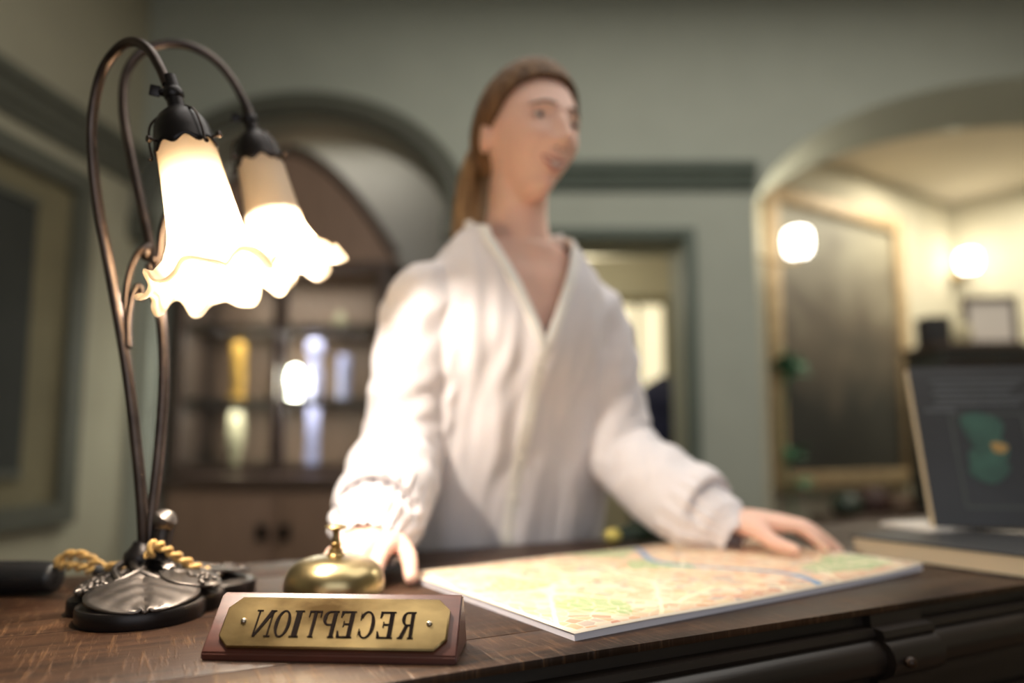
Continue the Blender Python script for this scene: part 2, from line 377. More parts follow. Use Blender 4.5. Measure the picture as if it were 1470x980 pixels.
bm = bmesh.new(); p0, p1 = (lwx(-2.6), -2.6), (lwx(YB+.28), YB+.28)
prism(bm, [p0, p1, (p1[0]-.2, p1[1]), (p0[0]-.2, p0[1])], HC); struct(obj('wall_left', bm, M['wall'], sm=False))
bm = bmesh.new(); box(bm, 4.9, 5.1, -2.7, 6.0, 0, HC); struct(obj('wall_right', bm, M['wall'], sm=False))
bm = bmesh.new(); box(bm, -3.2, 5.1, -2.7, -2.6, 0, HC); struct(obj('wall_front', bm, M['wall'], sm=False))
# niche recess behind the arch
bm = bmesh.new(); box(bm, -2.0, -.2, YB+.64, YB+.7, 0, HC); box(bm, -2.0, -1.94, YB+.28, YB+.64, 0, HC); box(bm, -.26, -.2, YB+.28, YB+.64, 0, HC); box(bm, -2.0, -.2, YB+.28, YB+.7, 2.9, 2.96)
struct(obj('wall_niche', bm, M['niche'], sm=False))
# arch hood moulding round the niche
def arch_trim(name, f, a, b, off, wdt, dep, m, zlow):
    bm = bmesh.new(); n = 44; pts = []
    cx, hw = .5*(a+b), .5*(b-a)
    for i in range(n+1):
        an = pi-pi*i/n; pts.append(Vector((cx+hw*cos(an), 0, f(cx)-(f(cx)-f(a))*(1-sin(an)))))
    out = []
    for i, p in enumerate(pts):
        t = (pts[min(i+1, n)]-pts[max(i-1, 0)]).normalized(); nn = Vector((-t.z, 0, t.x)); out.append((p+nn*off, p+nn*(off+wdt)))
    prof = [(0, 0), (0, .7), (.25, 1), (.55, .75), (.8, .9), (1, .45), (1, 0)]
    rows = [[bm.verts.new((A.x*(1-u)+B.x*u, YB-dep*h, A.z*(1-u)+B.z*u)) for u, h in prof] for A, B in out]
    for A, B in zip(rows, rows[1:]):
        for k in range(len(prof)-1): bm.faces.new((A[k], A[k+1], B[k+1], B[k]))
    bm.faces.new(rows[0]); bm.faces.new(rows[-1])
    for A, B in (out[0], out[-1]):   # capital blocks under the feet of the hood
        box(bm, min(A.x, B.x)-.02, max(A.x, B.x)+.02, YB-dep*1.2, YB+.001, A.z-.12, A.z)
    return struct(obj(name, bm, m))
arch_trim('trim_1', nichez, -1.78, -.33, .01, .115, .07, M['trim_dark'], 2.2)
def cornice(name, p0, p1, nrm, z, m, h=.15, d=.07):
    bm = bmesh.new(); prof = [(0, 0), (.3, 0), (.35, .2), (.6, .35), (.7, .6), (1, .75), (1, 1), (0, 1)]
    rows = [[bm.verts.new((P[0]+nrm[0]*u*d, P[1]+nrm[1]*u*d, z+v*h)) for u, v in prof] for P in (p0, p1)]
    for k in range(len(prof)): bm.faces.new((rows[0][k], rows[0][(k+1) % 8], rows[1][(k+1) % 8], rows[1][k]))
    bm.faces.new(rows[0]); bm.faces.new(rows[1]); return struct(obj(name, bm, m, sm=False))
cornice('trim_2', (-.17, YB), (1.22, YB), (0, -1), 2.345, M['trim'], .13)
nl = Vector((1, -.115, 0)).normalized()
cornice('trim_3', (lwx(-2.6), -2.6), (lwx(YB), YB), (nl.x, nl.y), 2.345, M['trim_dark'], .17, .08)
# framed alcove panel on the left wall
def lw(Y, out, z): p = Vector((lwx(Y), Y, z)); return p+nl*out
def lwbox(bm, y0, y1, z0, z1, d, d0=0.0):
    a, b = [lw(y0, d0, z0), lw(y1, d0, z0), lw(y1, d0, z1), lw(y0, d0, z1)], [lw(y0, d, z0), lw(y1, d, z0), lw(y1, d, z1), lw(y0, d, z1)]
    va, vb = [bm.verts.new(p) for p in a], [bm.verts.new(p) for p in b]; bm.faces.new(va); bm.faces.new(vb)
    for i in range(4): bm.faces.new((va[i], va[(i+1) % 4], vb[(i+1) % 4], vb[i]))
PY0, PY1, PZ0, PZ1 = 1.75, 3.03, .74, 2.26
bm = bmesh.new(); lwbox(bm, PY0, PY1, PZ0, PZ0+.09, .045); lwbox(bm, PY0, PY1, PZ1-.09, PZ1, .045); lwbox(bm, PY0, PY0+.09, PZ0, PZ1, .044); lwbox(bm, PY1-.09, PY1, PZ0, PZ1, .044)
lwbox(bm, PY0+.2, PY1-.28, PZ0+.2, PZ0+.23, .03); lwbox(bm, PY0+.2, PY1-.28, PZ1-.23, PZ1-.2, .03)
struct(obj('trim_4', bm, M['trim_dark'], sm=False))
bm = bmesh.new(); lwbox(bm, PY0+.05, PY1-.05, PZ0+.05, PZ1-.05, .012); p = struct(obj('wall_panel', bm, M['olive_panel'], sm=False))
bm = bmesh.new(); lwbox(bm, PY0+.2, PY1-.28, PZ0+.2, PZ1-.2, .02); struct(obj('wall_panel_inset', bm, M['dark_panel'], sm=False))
# doorway casing
bm = bmesh.new()
for a, b, c, d in ((.13, .19, 0, 2.145), (.85, .91, 0, 2.145), (.19, .85, 2.085, 2.145)): box(bm, a, b, YB-.045, YB+.001, c, d, .012)
struct(obj('door_1', bm, M['trim']))
# passage behind the doorway
bm = bmesh.new(); box(bm, -.2, 1.36, 5.6, 5.7, 0, 2.6); box(bm, 1.30, 1.36, 3.68, 5.6, 0, 2.6); box(bm, -.2, -.14, YB+.28, 5.6, 0, 2.6); box(bm, -.2, 1.36, YB+.28, 5.7, 2.6, 2.66)
struct(obj('wall_passage', bm, M['wall_warm'], sm=False))
bm = bmesh.new(); box(bm, -.14, 1.30, 4.3, 4.5, 2.30, 2.42, .01); struct(obj('trim_5', bm, M['wall_warm']))
bm = bmesh.new()
for a, b, c, d in ((.76, .82, .98, 2.26), (1.22, 1.28, .98, 2.26), (.82, 1.22, 2.20, 2.26), (.82, 1.22, .98, 1.04), (1.0, 1.02, 1.04, 2.20)): box(bm, a, b, 5.52, 5.6, c, d)
wf = struct(obj('window_1', bm, M['olive_panel'], sm=False))
bm = bmesh.new(); box(bm, .81, 1.23, 5.57, 5.585, 1.0, 2.2); obj('pane', bm, M['lit_pane'], wf, sm=False)
# side room seen through the wide arch
P0, P1, P2 = (1.36, 3.84), (3.22, 4.96), (4.9, 3.2)
def wallseg(name, a, b, h, m, th=.08):
    bm = bmesh.new(); d = Vector((b[0]-a[0], b[1]-a[1], 0)).normalized(); n = Vector((-d.y, d.x, 0))*th
    prism(bm, [a, b, (b[0]+n.x, b[1]+n.y), (a[0]+n.x, a[1]+n.y)], h); return struct(obj(name, bm, m, sm=False))
wallseg('wall_side_room_left', P0, P1, 2.84, M['wall_warm'])
wallseg('wall_side_room_far', P1, P2, 2.84, M['wall_warm'])
bm = bmesh.new(); box(bm, 1.22, 4.9, YB+.28, 5.2, 2.84, 2.92); struct(obj('ceiling_side_room', bm, M['ceil'], sm=False))
dP = Vector((P1[0]-P0[0], P1[1]-P0[1], 0)).normalized(); nP = Vector((dP.y, -dP.x, 0)); AP = atan2(dP.y, dP.x)

# ------------------------------------------------------------------ reception desk (local s along the front, t into depth)
A = math.radians(26.5); TF, TB = .493, 1.065
desk = thing('reception_desk', 'long dark wooden reception desk with worn top and moulded front', 'desk', (0, 0, 0), A)
SL, SR = -1.05, 2.05
for t0, t1 in ((TF, .568), (.5692, .755), (.7562, .948), (.9492, TB)):
    bm = bmesh.new(); box(bm, SL, SR, t0, t1, TOP-.007, TOP, .0012); obj('board', bm, M['oak'], desk)
bm = bmesh.new(); prof = [(.010, -.0072), (.009, -.019), (-.004, -.020), (-.006, -.026), (-.004, -.030), (-.010, -.033), (-.016, -.041), (-.017, -.050), (-.013, -.060), (-.004, -.067), (.004, -.070), (.004, -.080), (.014, -.082), (.014, -.110), (.006, -.113), (.006, -.125), (.03, -.127), (.05, -.0072)]
def run(bm, prof, s0, s1, dt=0):
    rows = [[bm.verts.new((s, TF+u+dt, TOP+v)) for u, v in prof] for s in (s0, s1)]
    n = len(prof)
    for k in range(n): bm.faces.new((rows[0][k], rows[0][(k+1) % n], rows[1][(k+1) % n], rows[1][k]))
    bm.faces.new(rows[0]); bm.faces.new(rows[1])
run(bm, prof, SL, .655); obj('edge_moulding', bm, M['dark_oak'], desk)
bm = bmesh.new(); run(bm, prof, .735, SR); obj('edge_moulding', bm, M['dark_oak'], desk)
bm = bmesh.new(); run(bm, prof, .655, .735, -.010); box(bm, .66, .73, TF+.0, TF+.05, 0.1, TOP-.14, .004); obj('pilaster', bm, M['dark_oak'], desk)
bm = bmesh.new(); ball(bm, (.672, TF-.030, TOP-.048), .007, 1, .8, .8, 12, 8); obj('bead', bm, M['oak'], desk, label='pale bead')  # bead in the lighter oak of the top
bm = bmesh.new(); box(bm, SL+.03, SR-.03, TF+.03, TF+.05, 0.0, TOP-.04); box(bm, SL+.03, SR-.03, TB-.05, TB-.03, 0, TOP-.008); box(bm, SL+.03, SL+.06, TF+.04, TB-.04, 0, TOP-.008); box(bm, SR-.06, SR-.03, TF+.04, TB-.04, 0, TOP-.008); obj('carcass', bm, M['dark_oak'], desk, sm=False)
for k in range(4):
    s0 = SL+.1+k*.78
    if k == 2: s0 += .12
    bm = bmesh.new(); box(bm, s0, s0+.62, TF+.015, TF+.031, .12, TOP-.19, .012); obj('front_panel', bm, M['dark_oak'], desk)
bm = bmesh.new(); box(bm, SL, SR, TF+.0, TF+.031, 0, .1, .006); obj('plinth', bm, M['dark_oak'], desk)

# ------------------------------------------------------------------ RECEPTION sign (the photograph is reversed, so the word reads backwards)
SX, SA = Vector((-.2412, .5576, TOP)), math.radians(-3.4); SW, SH, SD = .1995, .043, .034
sign = thing('reception_sign', 'small mahogany desk sign with engraved brass RECEPTION plate', 'sign', SX, SA)
bm = bmesh.new(); prf = [(0, 0), (0, .006), (SD, SH), (SD+.006, SH+.001), (SD+.030, .0)]
R = [[bm.verts.new((x, y, z)) for y, z in prf] for x in (0, SW)]
for k in range(5): bm.faces.new((R[0][k], R[0][(k+1) % 5], R[1][(k+1) % 5], R[1][k]))
bm.faces.new(R[0]); bm.faces.new(R[1]); bmesh.ops.recalc_face_normals(bm, faces=bm.faces)
bmesh.ops.bevel(bm, geom=bm.edges[:], offset=.0012, segments=2, affect='EDGES'); obj('block', bm, M['mahogany'], sign)
v = Vector((0, SD, SH-.006)).normalized(); FL = Vector((0, SD, SH-.006)).length
FM = Matrix(((1, 0, 0, 0), (0, v.y, -v.z, 0), (0, v.z, v.y, .006), (0, 0, 0, 1)))       # face frame: x right, y up the slope, z out
px0, px1, py0, py1, ch = .0105, SW-.0085, .0035, FL-.0035, .0095
def octo(i): return [(px0+ch, py0+i), (px1-ch, py0+i), (px1-i, py0+ch), (px1-i, py1-ch), (px1-ch, py1-i), (px0+ch, py1-i), (px0+i, py1-ch), (px0+i, py0+ch)]
bm = bmesh.new(); lv = [(0, .0001), (0, .0022), (.0012, .0032), (.0016, .0032)]
rings = [[bm.verts.new((x, y, h)) for x, y in octo(i)] for i, h in lv]
for P, Q in zip(rings, rings[1:]):
    for k in range(8): bm.faces.new((P[k], P[(k+1) % 8], Q[(k+1) % 8], Q[k]))
bm.faces.new(rings[-1]); bm.faces.new(rings[0]); bmesh.ops.transform(bm, matrix=FM, verts=bm.verts); plate = obj('plate', bm, M['brass'], sign)
# serif capitals as polygons in a 1-high box, thick and thin strokes
TK, TN = .155, .06
def rect(x0, y0, x1, y1): return [(x0, y0), (x1, y0), (x1, y1), (x0, y1)]
def serif(x, y, w, up=True):
    h = .045; return [(x-w, y), (x+w, y), (x+w, y+h if up else y-h), (x-w, y+h if up else y-h)]
def arc(cx, cy, rx, ry, a0, a1, thick, n=16):
    polys = []
    def th(a): return TN+(thick-TN)*abs(cos(a))**1.3
    for i in range(n):
        q = []
        for a in (a0+(a1-a0)*i/n, a0+(a1-a0)*(i+1)/n): q.append(((cx+rx*cos(a), cy+ry*sin(a)), (cx+(rx-th(a))*cos(a), cy+(ry-th(a)*.8)*sin(a))))
        polys.append([q[0][0], q[1][0], q[1][1], q[0][1]])
    return polys
def stem(x): return [rect(x, 0, x+TK, 1), serif(x+TK/2, 0, .13), serif(x+TK/2, 1, .13, False)]
def glyph(c):
    if c == 'I': return stem(.06), .27
    if c == 'T': return stem(.24)+[rect(.0, .94, .63, 1), [(.0, .76), (.05, .76), (.07, .95), (.0, .97)], [(.63, .76), (.58, .76), (.56, .95), (.63, .97)]], .63
    if c == 'E': return stem(.08)+[rect(.1, .94, .58, 1), rect(.1, 0, .6, .06), rect(.2, .48, .42, .54), [(.58, .76), (.53, .76), (.48, .95), (.58, 1)], [(.62, .26), (.57, .26), (.48, .05), (.60, 0)], rect(.40, .4, .44, .62)], .62
    if c == 'P': return stem(.08)+[rect(.2, .94, .38, 1), rect(.2, .45, .38, .51)]+arc(.36, .725, .27, .275, -pi/2, pi/2, .15), .64
    if c == 'R': return stem(.08)+[rect(.2, .94, .38, 1), rect(.2, .47, .38, .53)]+arc(.36, .735, .26, .265, -pi/2, pi/2, .15)+[[(.30, .50), (.45, .50), (.66, .05), (.50, .0)], rect(.50, 0, .72, .05)], .72
    if c == 'C': return arc(.38, .5, .37, .51, .62, 2*pi-.62, .16, 26)+[[(.62, .66), (.66, .66), (.67, .98), (.63, .86)], [(.62, .34), (.66, .34), (.67, .04), (.63, .16)]], .68
    if c == 'O': return arc(.37, .5, .37, .51, 0, 2*pi, .16, 32), .74
    if c == 'N': return [rect(.09, 0, .09+TN, 1), rect(.63, 0, .63+TN, 1), [(.03, 1), (.22, 1), (.69, .0), (.60, .0)], serif(.12, 0, .12), serif(.66, 1, .12, False), serif(.1, 1, .1, False)], .78
LH = .0225; cells = dict(zip(range(9), [(280, 385), (393, 475), (485, 535), (563, 630), (640, 722), (728, 815), (838, 920), (935, 1025), (1045, 1130)]))
for i, c in enumerate('NOITPECER'):
    polys, gw = glyph(c); z0, z1 = cells[i]
    u0, u1 = (z0-115)/(1300-115), (z1-115)/(1300-115)
    x0, x1 = px0+u0*(px1-px0), px0+u1*(px1-px0); bm = bmesh.new()
    for q in polys:
        pts = [(x0+(x1-x0)*(1-x/gw), .0122+y*LH) for x, y in q]     # reversed letter
        prism(bm, pts, .0006, FM @ Matrix.Translation((0, 0, .00305)))
    o = obj('letter', bm, M['letter'], plate, sm=False)
for x, y in ((px0+.0165, FL*.5), (px1-.0150, FL*.5)):
    bm = bmesh.new(); lathe(bm, [(0, .0052), (.0012, .0050), (.0022, .0040), (.0024, .0030)], 16, FM @ Matrix.Translation((x, y, 0)))
    obj('screw', bm, M['steel'], plate)

# ------------------------------------------------------------------ call bell
BX, BY = -.187, .754
bell = thing('call_bell', 'round brass counter bell with push button behind the sign', 'bell', (BX, BY, TOP))
bm = bmesh.new(); prof = [(.0505, .0125), (.0518, .014), (.0520, .018), (.0516, .024), (.0500, .031), (.0465, .0375), (.041, .0425), (.034, .0460), (.025, .0482), (.014, .0495), (.006, .050), (0, .0502)]
lathe(bm, [(.047, .0125)]+prof, 64); obj('dome', bm, M['brass_bell'], bell)
bm = bmesh.new(); lathe(bm, [(.040, 0), (.044, .001), (.045, .004), (.044, .008), (.036, .0115), (0, .0125)], 48); obj('base', bm, M['bronze_black'], bell)
bm = bmesh.new(); lathe(bm, [(x*1.22, z) for x, z in [(.0075, .0495), (.0080, .0505), (.0062, .0530), (.0060, .0545), (.0066, .0550), (.0062, .0560), (.0045, .0570), (.0045, .0615), (.0050, .0625), (.0036, .0640), (.0028, .0690), (.0030, .0745), (.0046, .0765)]], 24); obj('stem', bm, M['brass_dark'], bell)
bm = bmesh.new(); lathe(bm, [(x*1.15, z) for x, z in [(.0030, .0745), (.0060, .0770), (.0100, .0788), (.0106, .0797), (.0098, .0808), (.006, .0818), (0, .0822)]], 32); obj('button', bm, M['brass'], bell)

# ------------------------------------------------------------------ pad of tear-off city maps
MN, MA, MX, MY = Vector((.0533, .6117, TOP)), math.radians(33.6), .582, .345
pad = thing('map_pad', 'thick pad of printed city maps lying on the desk', 'map', MN, MA)
bm = bmesh.new(); NX = 24
def lift(x): return .006*max(0, (x/MX-.62)/.38)**2
rows = []
for i in range(NX+1):
    x = MX*i/NX; l = lift(x); rows.append([bm.verts.new((x, 0, l*.5)), bm.verts.new((x, MY, l*.5)), bm.verts.new((x, MY, .0058+l)), bm.verts.new((x, 0, .0058+l))])
for P, Q in zip(rows, rows[1:]):
    for k in range(4): bm.faces.new((P[k], P[(k+1) % 4], Q[(k+1) % 4], Q[k]))
bm.faces.new(rows[0]); bm.faces.new(rows[-1]); obj('sheets', bm, M['paper'], pad, sm=False)
bm = bmesh.new(); rows = []
for i in range(NX+1):
    x = -.001+(MX+.002)*i/NX; l = lift(x)
    rows.append([bm.verts.new((x, y, .0061+l+.0006*sin(x*21+y*9))) for y in [-.0012+(MY+.002)*j/8 for j in range(9)]])
for P, Q in zip(rows, rows[1:]):
    for k in range(8): bm.faces.new((P[k], P[k+1], Q[k+1], Q[k]))
o = obj('top_sheet', bm, map_mat(MX, MY), pad); md = o.modifiers.new('thickness', 'SOLIDIFY'); md.thickness = .0004

# ------------------------------------------------------------------ two-light lily table lamp
LB = Vector((-.388, .745, TOP))
lamp = thing('table_lamp', 'antique two-light bronze lily lamp with frosted glass shades', 'lamp', LB)
def Lp(px, py, D): return at(px, py, D)-LB
# cast base: overlapping leaf lobes with veins and berries
lobes = [(-60, .114, .55), (-132, .066, .42), (-6, .088, .42), (48, .122, .40), (110, .07, .5), (170, .056, .5)]
def base_r(a):
    r = .045
    for d, R_, w_ in lobes:
        q = (a-math.radians(d)+pi) % (2*pi)-pi; r = max(r, R_*cos(min(1.2, abs(q)/w_*.62))**.8 if abs(q) < w_*1.6 else 0)
    return r
def base_h(f, a):
    h = .0155+.034*(1-f)**1.5
    for i, (d, R_, w_) in enumerate(lobes):
        q = (a-math.radians(d)+pi) % (2*pi)-pi
        if abs(q) < w_*1.3:
            h += .0028*cos(q/w_*1.2)*sin(pi*f)**.6
            h += .0010*sin(q*(30+4*i)+f*5)*sstep(.25, .7, f)*(1-sstep(.75, .95, f))*(1 if i in (0, 1, 2) else .4)     # veins
            h += -.0016*exp(-(q/.03)**2)*sstep(.2, .5, f)
    h += .0032*sin(a*7+f*11)*sin(pi*f)*(1-f)
    return h
bm = bmesh.new(); NA, NR = 220, 34; rings = []
for j in range(NR+1):
    f = j/NR; ring = []
    for i in range(NA):
        a = 2*pi*i/NA; r = base_r(a)*max(f, .02); ring.append(bm.verts.new((r*cos(a), r*sin(a), base_h(f, a) if j < NR else base_h(1, a)-.001)))
    rings.append(ring)
for P, Q in zip(rings, rings[1:]):
    for i in range(NA): bm.faces.new((P[i], P[(i+1) % NA], Q[(i+1) % NA], Q[i]))
bm.faces.new(rings[0])
base = obj('base', bm, M['pewter'], lamp)
bm = bmesh.new(); rings = []
for k, z in ((.975, .0152), (1.0, .0150), (1.012, .0125), (1.012, .004), (1.0, 0), (.9, 0)):
    rings.append([bm.verts.new((base_r(2*pi*i/NA)*k*cos(2*pi*i/NA), base_r(2*pi*i/NA)*k*sin(2*pi*i/NA), z)) for i in range(NA)])
for P, Q in zip(rings, rings[1:]):
    for i in range(NA): bm.faces.new((P[i], P[(i+1) % NA], Q[(i+1) % NA], Q[i]))
obj('rim', bm, M['bronze_black'], base, label='polished black edge')
def berries(a0, f0, f1, n, wd):
    bm = bmesh.new()
    for k in range(n):
        a = math.radians(a0+random.uniform(-wd, wd)); f = f0+(f1-f0)*(k+.5)/n; r = base_r(a)*f
        ball(bm, (r*cos(a), r*sin(a), base_h(f, a)+.0055), random.uniform(.0028, .0040), 1, 1, .8, 10, 7)
    return bm
def pad_berries(a0, r0, r1, n, hw, z0, z1):
    bm = bmesh.new(); a = math.radians(a0)
    for k in range(n):
        t = (k+.5)/n; x = r0+(r1-r0)*t; y = random.uniform(-hw, hw)
        ball(bm, (x*cos(a)-y*sin(a), x*sin(a)+y*cos(a), z0+(z1-z0)*t+.0045), random.uniform(.0026, .0038), 1, 1, .8, 10, 7)
    return bm
for args in ((-104, .045, .072, 13, .007, .029, .021), (-14, .056, .086, 12, .014, .0305, .0245), (50, .06, .112, 18, .016, .0285, .0205), (20, .05, .08, 9, .010, .030, .022), (-128, .032, .056, 9, .008, .031, .022)):
    obj('berries', pad_berries(*args), M['pewter'], base)
def leaf_pad(a0, r0, r1, wd, z0, z1, curl):
    """a thin cast leaf lying on the base, with a midrib, side veins and a turned-up edge"""
    bm = bmesh.new(); rows = []; a = math.radians(a0)
    for i in range(25):
        t = i/24; x = r0+(r1-r0)*t; hw = wd*sin(pi*min(1, .10+t*.88))**.62; row = []
        for j in range(21):
            q = (j/20-.5)*2; y = q*hw
            z = z0+(z1-z0)*t+.004*(1-q*q)+curl*abs(q)**3+.0006*sin(t*24-abs(q)*11)*(1-abs(q)**4)-.0022*exp(-(q/.09)**2)
            row.append(bm.verts.new((x*cos(a)-y*sin(a), x*sin(a)+y*cos(a), z)))
        rows.append(row)
    for P_, Q in zip(rows, rows[1:]):
        for k in range(20): bm.faces.new((P_[k], P_[k+1], Q[k+1], Q[k]))
    o = obj('leaf', bm, M['pewter'], base); md = o.modifiers.new('t', 'SOLIDIFY'); md.thickness = .0028; md.offset = -1
leaf_pad(-60, .036, .1150, .050, .0335, .0150, .0005); leaf_pad(-14, .034, .092, .028, .036, .0235, .003)
leaf_pad(-122, .026, .064, .022, .036, .021, .002); leaf_pad(48, .030, .118, .034, .036, .020, .003)
bm = bmesh.new()                                                    # twisted stalks spreading over the mound
for a0, tw in ((-95, .5), (-35, -.5), (15, .6), (80, -.6), (-150, .6)):
    tube(bm, spline([Vector((r_*cos(math.radians(a0)+tw*k), r_*sin(math.radians(a0)+tw*k), z_)) for k, (r_, z_) in enumerate(((.014, .046), (.030, .040), (.050, .031)))], 6), [.0042, .0034, .0022], 8)
obj('stalks', bm, M['pewter'], base)
bm = bmesh.new(); lathe(bm, [(.006, .038), (.014, .040), (.0175, .047), (.0165, .054), (.011, .060), (.008, .066)], 24); obj('ball_collar', bm, M['bronze_black'], lamp)
# stems
pA = [(207, 795, .744), (204, 730, .740), (196, 640, .735), (181, 520, .728), (160, 400, .72), (143, 310, .712), (133, 230, .705), (133, 165, .70), (146, 105, .69), (170, 70, .68), (193, 60, .672), (214, 72, .664), (230, 98, .658), (240, 122, .655)]
pB = [(212, 795, .746), (219, 730, .75), (229, 640, .752), (235, 540, .755), (231, 450, .758), (221, 380, .762), (204, 300, .77), (187, 220, .775), (177, 160, .78), (180, 110, .785), (200, 78, .79), (232, 64, .797), (268, 65, .805), (303, 82, .815), (330, 110, .822), (350, 145, .828), (358, 165, .83)]
for P in (pA, pB):
    bm = bmesh.new(); tube(bm, spline([Lp(*q) for q in P], 8), [.0058, .0056, .0052, .005, .005], 14); obj('stem', bm, M['bronze'], lamp)
for P, rr in (([(182, 500, .728), (179, 455, .73), (183, 405, .735), (194, 370, .742), (207, 357, .75), (212, 366, .755)], .0036),
              ([(184, 498, .726), (184, 462, .728), (190, 425, .733), (199, 410, .738), (203, 422, .742), (202, 432, .743)], .0034),
              ([(222, 395, .76), (228, 370, .758), (232, 335, .755), (238, 310, .75), (250, 292, .745), (258, 300, .74)], .0036),
              ([(232, 470, .757), (224, 440, .753), (216, 405, .75), (213, 380, .752)], .0034)):
    bm = bmesh.new(); tube(bm, spline([Lp(*q) for q in P], 8), [rr*1.25, rr, rr, rr*1.1], 10); obj('tendril', bm, M['bronze'], lamp)
bm = bmesh.new()
for q, r in (((211, 362, .757), .0085), ((222, 372, .759), .007), ((221, 398, .757), .006)): ball(bm, Lp(*q), r, 1, 1, 1.25, 12, 8)
obj('knot', bm, M['bronze'], lamp)
bm = bmesh.new(); tube(bm, spline([Lp(226, 806, .735), Lp(231, 785, .74), Lp(235, 760, .745)], 6), [.011, .009, .010], 14)
bud = obj('bud_stalk', bm, M['bronze_black'], lamp)
bm = bmesh.new(); q = Lp(238, 745, .745); mt = frame((.5, .1, .8), q); lathe(bm, [(.009, -.010), (.0125, -.004), (.0125, .002), (.0085, .007), (.004, .0095), (0, .0085)], 20, mt); obj('bud', bm, M['pewter'], bud)

def shade_unit(neck, rim, lsc, bulb_f, power, nru, seed, blocker):
    ax = (rim-neck); Ln = ax.length; mt = frame(ax, neck, Vector((1, 0, 0)))
    R0, RR = .0255*lsc, .0665*lsc
    prof = []
    for i in range(41):
        t = i/40
        r = R0*(1+.28*t+.32*t*t)+(RR-R0*1.6)*sstep(.50, 1.06, t)**1.6
        prof.append((r, t))
    def mod(r, t, a):
        wv = sstep(.62, 1.0, t); ru = cos(nru*a+seed)+.35*cos((nru*2+1)*a+2.1*seed)
        e3 = sstep(.86, 1.0, t); rr = r*(1+.065*wv**2*ru+.008*e3*sin((nru*3+1)*a+seed)); z = Ln*t+.0075*lsc*wv**2.2*(cos(nru*a+seed+1.2)+.30*sin((nru+4)*a+2*seed))+.0006*e3*sin((nru*3-2)*a)
        if t > .93: z -= .010*lsc*((t-.93)/.07)**1.5; rr += .004*lsc*((t-.93)/.07)     # recurved lip
        return Vector((rr*cos(a), rr*sin(a), z))
    bm = bmesh.new(); lathe(bm, prof, 150, mt, mod)
    o = obj('shade', bm, M['shade'], lamp); md = o.modifiers.new('glass', 'SOLIDIFY'); md.thickness = .0018; md.offset = 1
    # metal holder with scalloped skirt
    dz = ax.normalized()
    pr = [(.006, -.052), (.0080, -.050), (.0078, -.041), (.0120, -.038), (.0195, -.031), (.0250, -.021), (.0276, -.009), (.0288, .001), (.0296, .006)]
    def mod2(r, z, a):
        k = sstep(-.004, .006, z); return Vector((r*lsc*cos(a), r*lsc*sin(a), (z+k*.0032*cos(8*a))*lsc))
    bm = bmesh.new(); lathe(bm, pr, 64, mt, mod2)
    h = obj('shade_holder', bm, M['bronze_black'], lamp); md = h.modifiers.new('t', 'SOLIDIFY'); md.thickness = .0016
    for k in range(3):
        a = k*2*pi/3+.15; bm = bmesh.new()
        c = mt @ (Vector((cos(a), sin(a), 0))*.0275*lsc); m3 = frame(mt.to_3x3() @ Vector((cos(a), sin(a), 0)), c, dz)
        lathe(bm, [(.0014, -.002), (.0014, .006), (.0032, .0065), (.0032, .010), (0, .0105)], 12, m3); obj('thumb_screw', bm, M['bronze'], h)
        bm = bmesh.new(); ra = mt.to_3x3() @ Vector((cos(a+.5), sin(a+.5), 0))
        tube(bm, spline([mt @ Vector((0, 0, -.036*lsc))+ra*.014*lsc, mt @ Vector((0, 0, -.024*lsc))+ra*.027*lsc, mt @ Vector((0, 0, -.006*lsc))+ra*.0315*lsc, mt @ Vector((0, 0, .009*lsc))+ra*.0320*lsc, mt @ Vector((0, 0, .012*lsc))+ra*.0345*lsc], 5), [.0013, .0011, .0011, .0022], 8); obj('clip', bm, M['bronze'], h)
    # ball joint and wing key above the holder
    bm = bmesh.new(); top = mt @ Vector((0, 0, -.056*lsc)); ball(bm, top, .0098*lsc, 1, 1, 1, 16, 10); tube(bm, [top, top-dz*.012, top-dz*.02], [.008, .0072, .0064], 14)
    j = obj('joint', bm, M['bronze_black'], lamp)
    bm = bmesh.new(); d = Vector((-1, -.25, .12)).normalized()
    tube(bm, [top+d*.004, top+d*.010, top+d*.013], [.0042, .0042, .0035], 10); box(bm, -.0015, .0015, -.0055, .0055, 0, .010, .001, frame(d, top+d*.012, Vector((0, 1, 0))))
    obj('wing_key', bm, M['bronze_black'], j)
    # bulb
    bc = mt @ Vector((0, 0, Ln*bulb_f))
    bm = bmesh.new(); m4 = mt @ Matrix.Translation((0, 0, Ln*bulb_f)); lathe(bm, [(.007, -.022), (.009, -.016), (.0145, -.006), (.016, .002), (.013, .011), (.006, .016), (0, .017)], 20, m4); obj('bulb', bm, M['bulb'], lamp)
    bm = bmesh.new(); s0 = -.02
    lathe(bm, [(.011, s0), (.011, Ln*bulb_f-.020), (.0, Ln*bulb_f-.020)], 20, mt)
    if blocker: lathe(bm, [(.012, Ln*bulb_f-.030), (blocker, Ln*bulb_f-.024), (blocker, Ln*bulb_f-.022), (.011, Ln*bulb_f-.026)], 28, mt)  # added unseen disc keeping bulb light off the upper shade
    obj('lamp_socket', bm, M['bronze_black'], lamp)
    l = bpy.data.lights.new('bulb_light', 'POINT'); l.energy = power; l.color = (1.0, .90, .77); l.shadow_soft_size = .012
    lo = bpy.data.objects.new('bulb_light', l); COL.objects.link(lo); lo.parent = lamp; lo.location = mt @ Vector((0, 0, Ln*bulb_f+.022))
    return mt
shade_unit(Lp(267, 210, .655), Lp(318, 423, .650), 1.0, .40, 10.5, 9, .6, 0)
shade_unit(Lp(373, 232, .832), Lp(412, 392, .828), 1.0,   .66, 11, 8, 2.0, .0312)
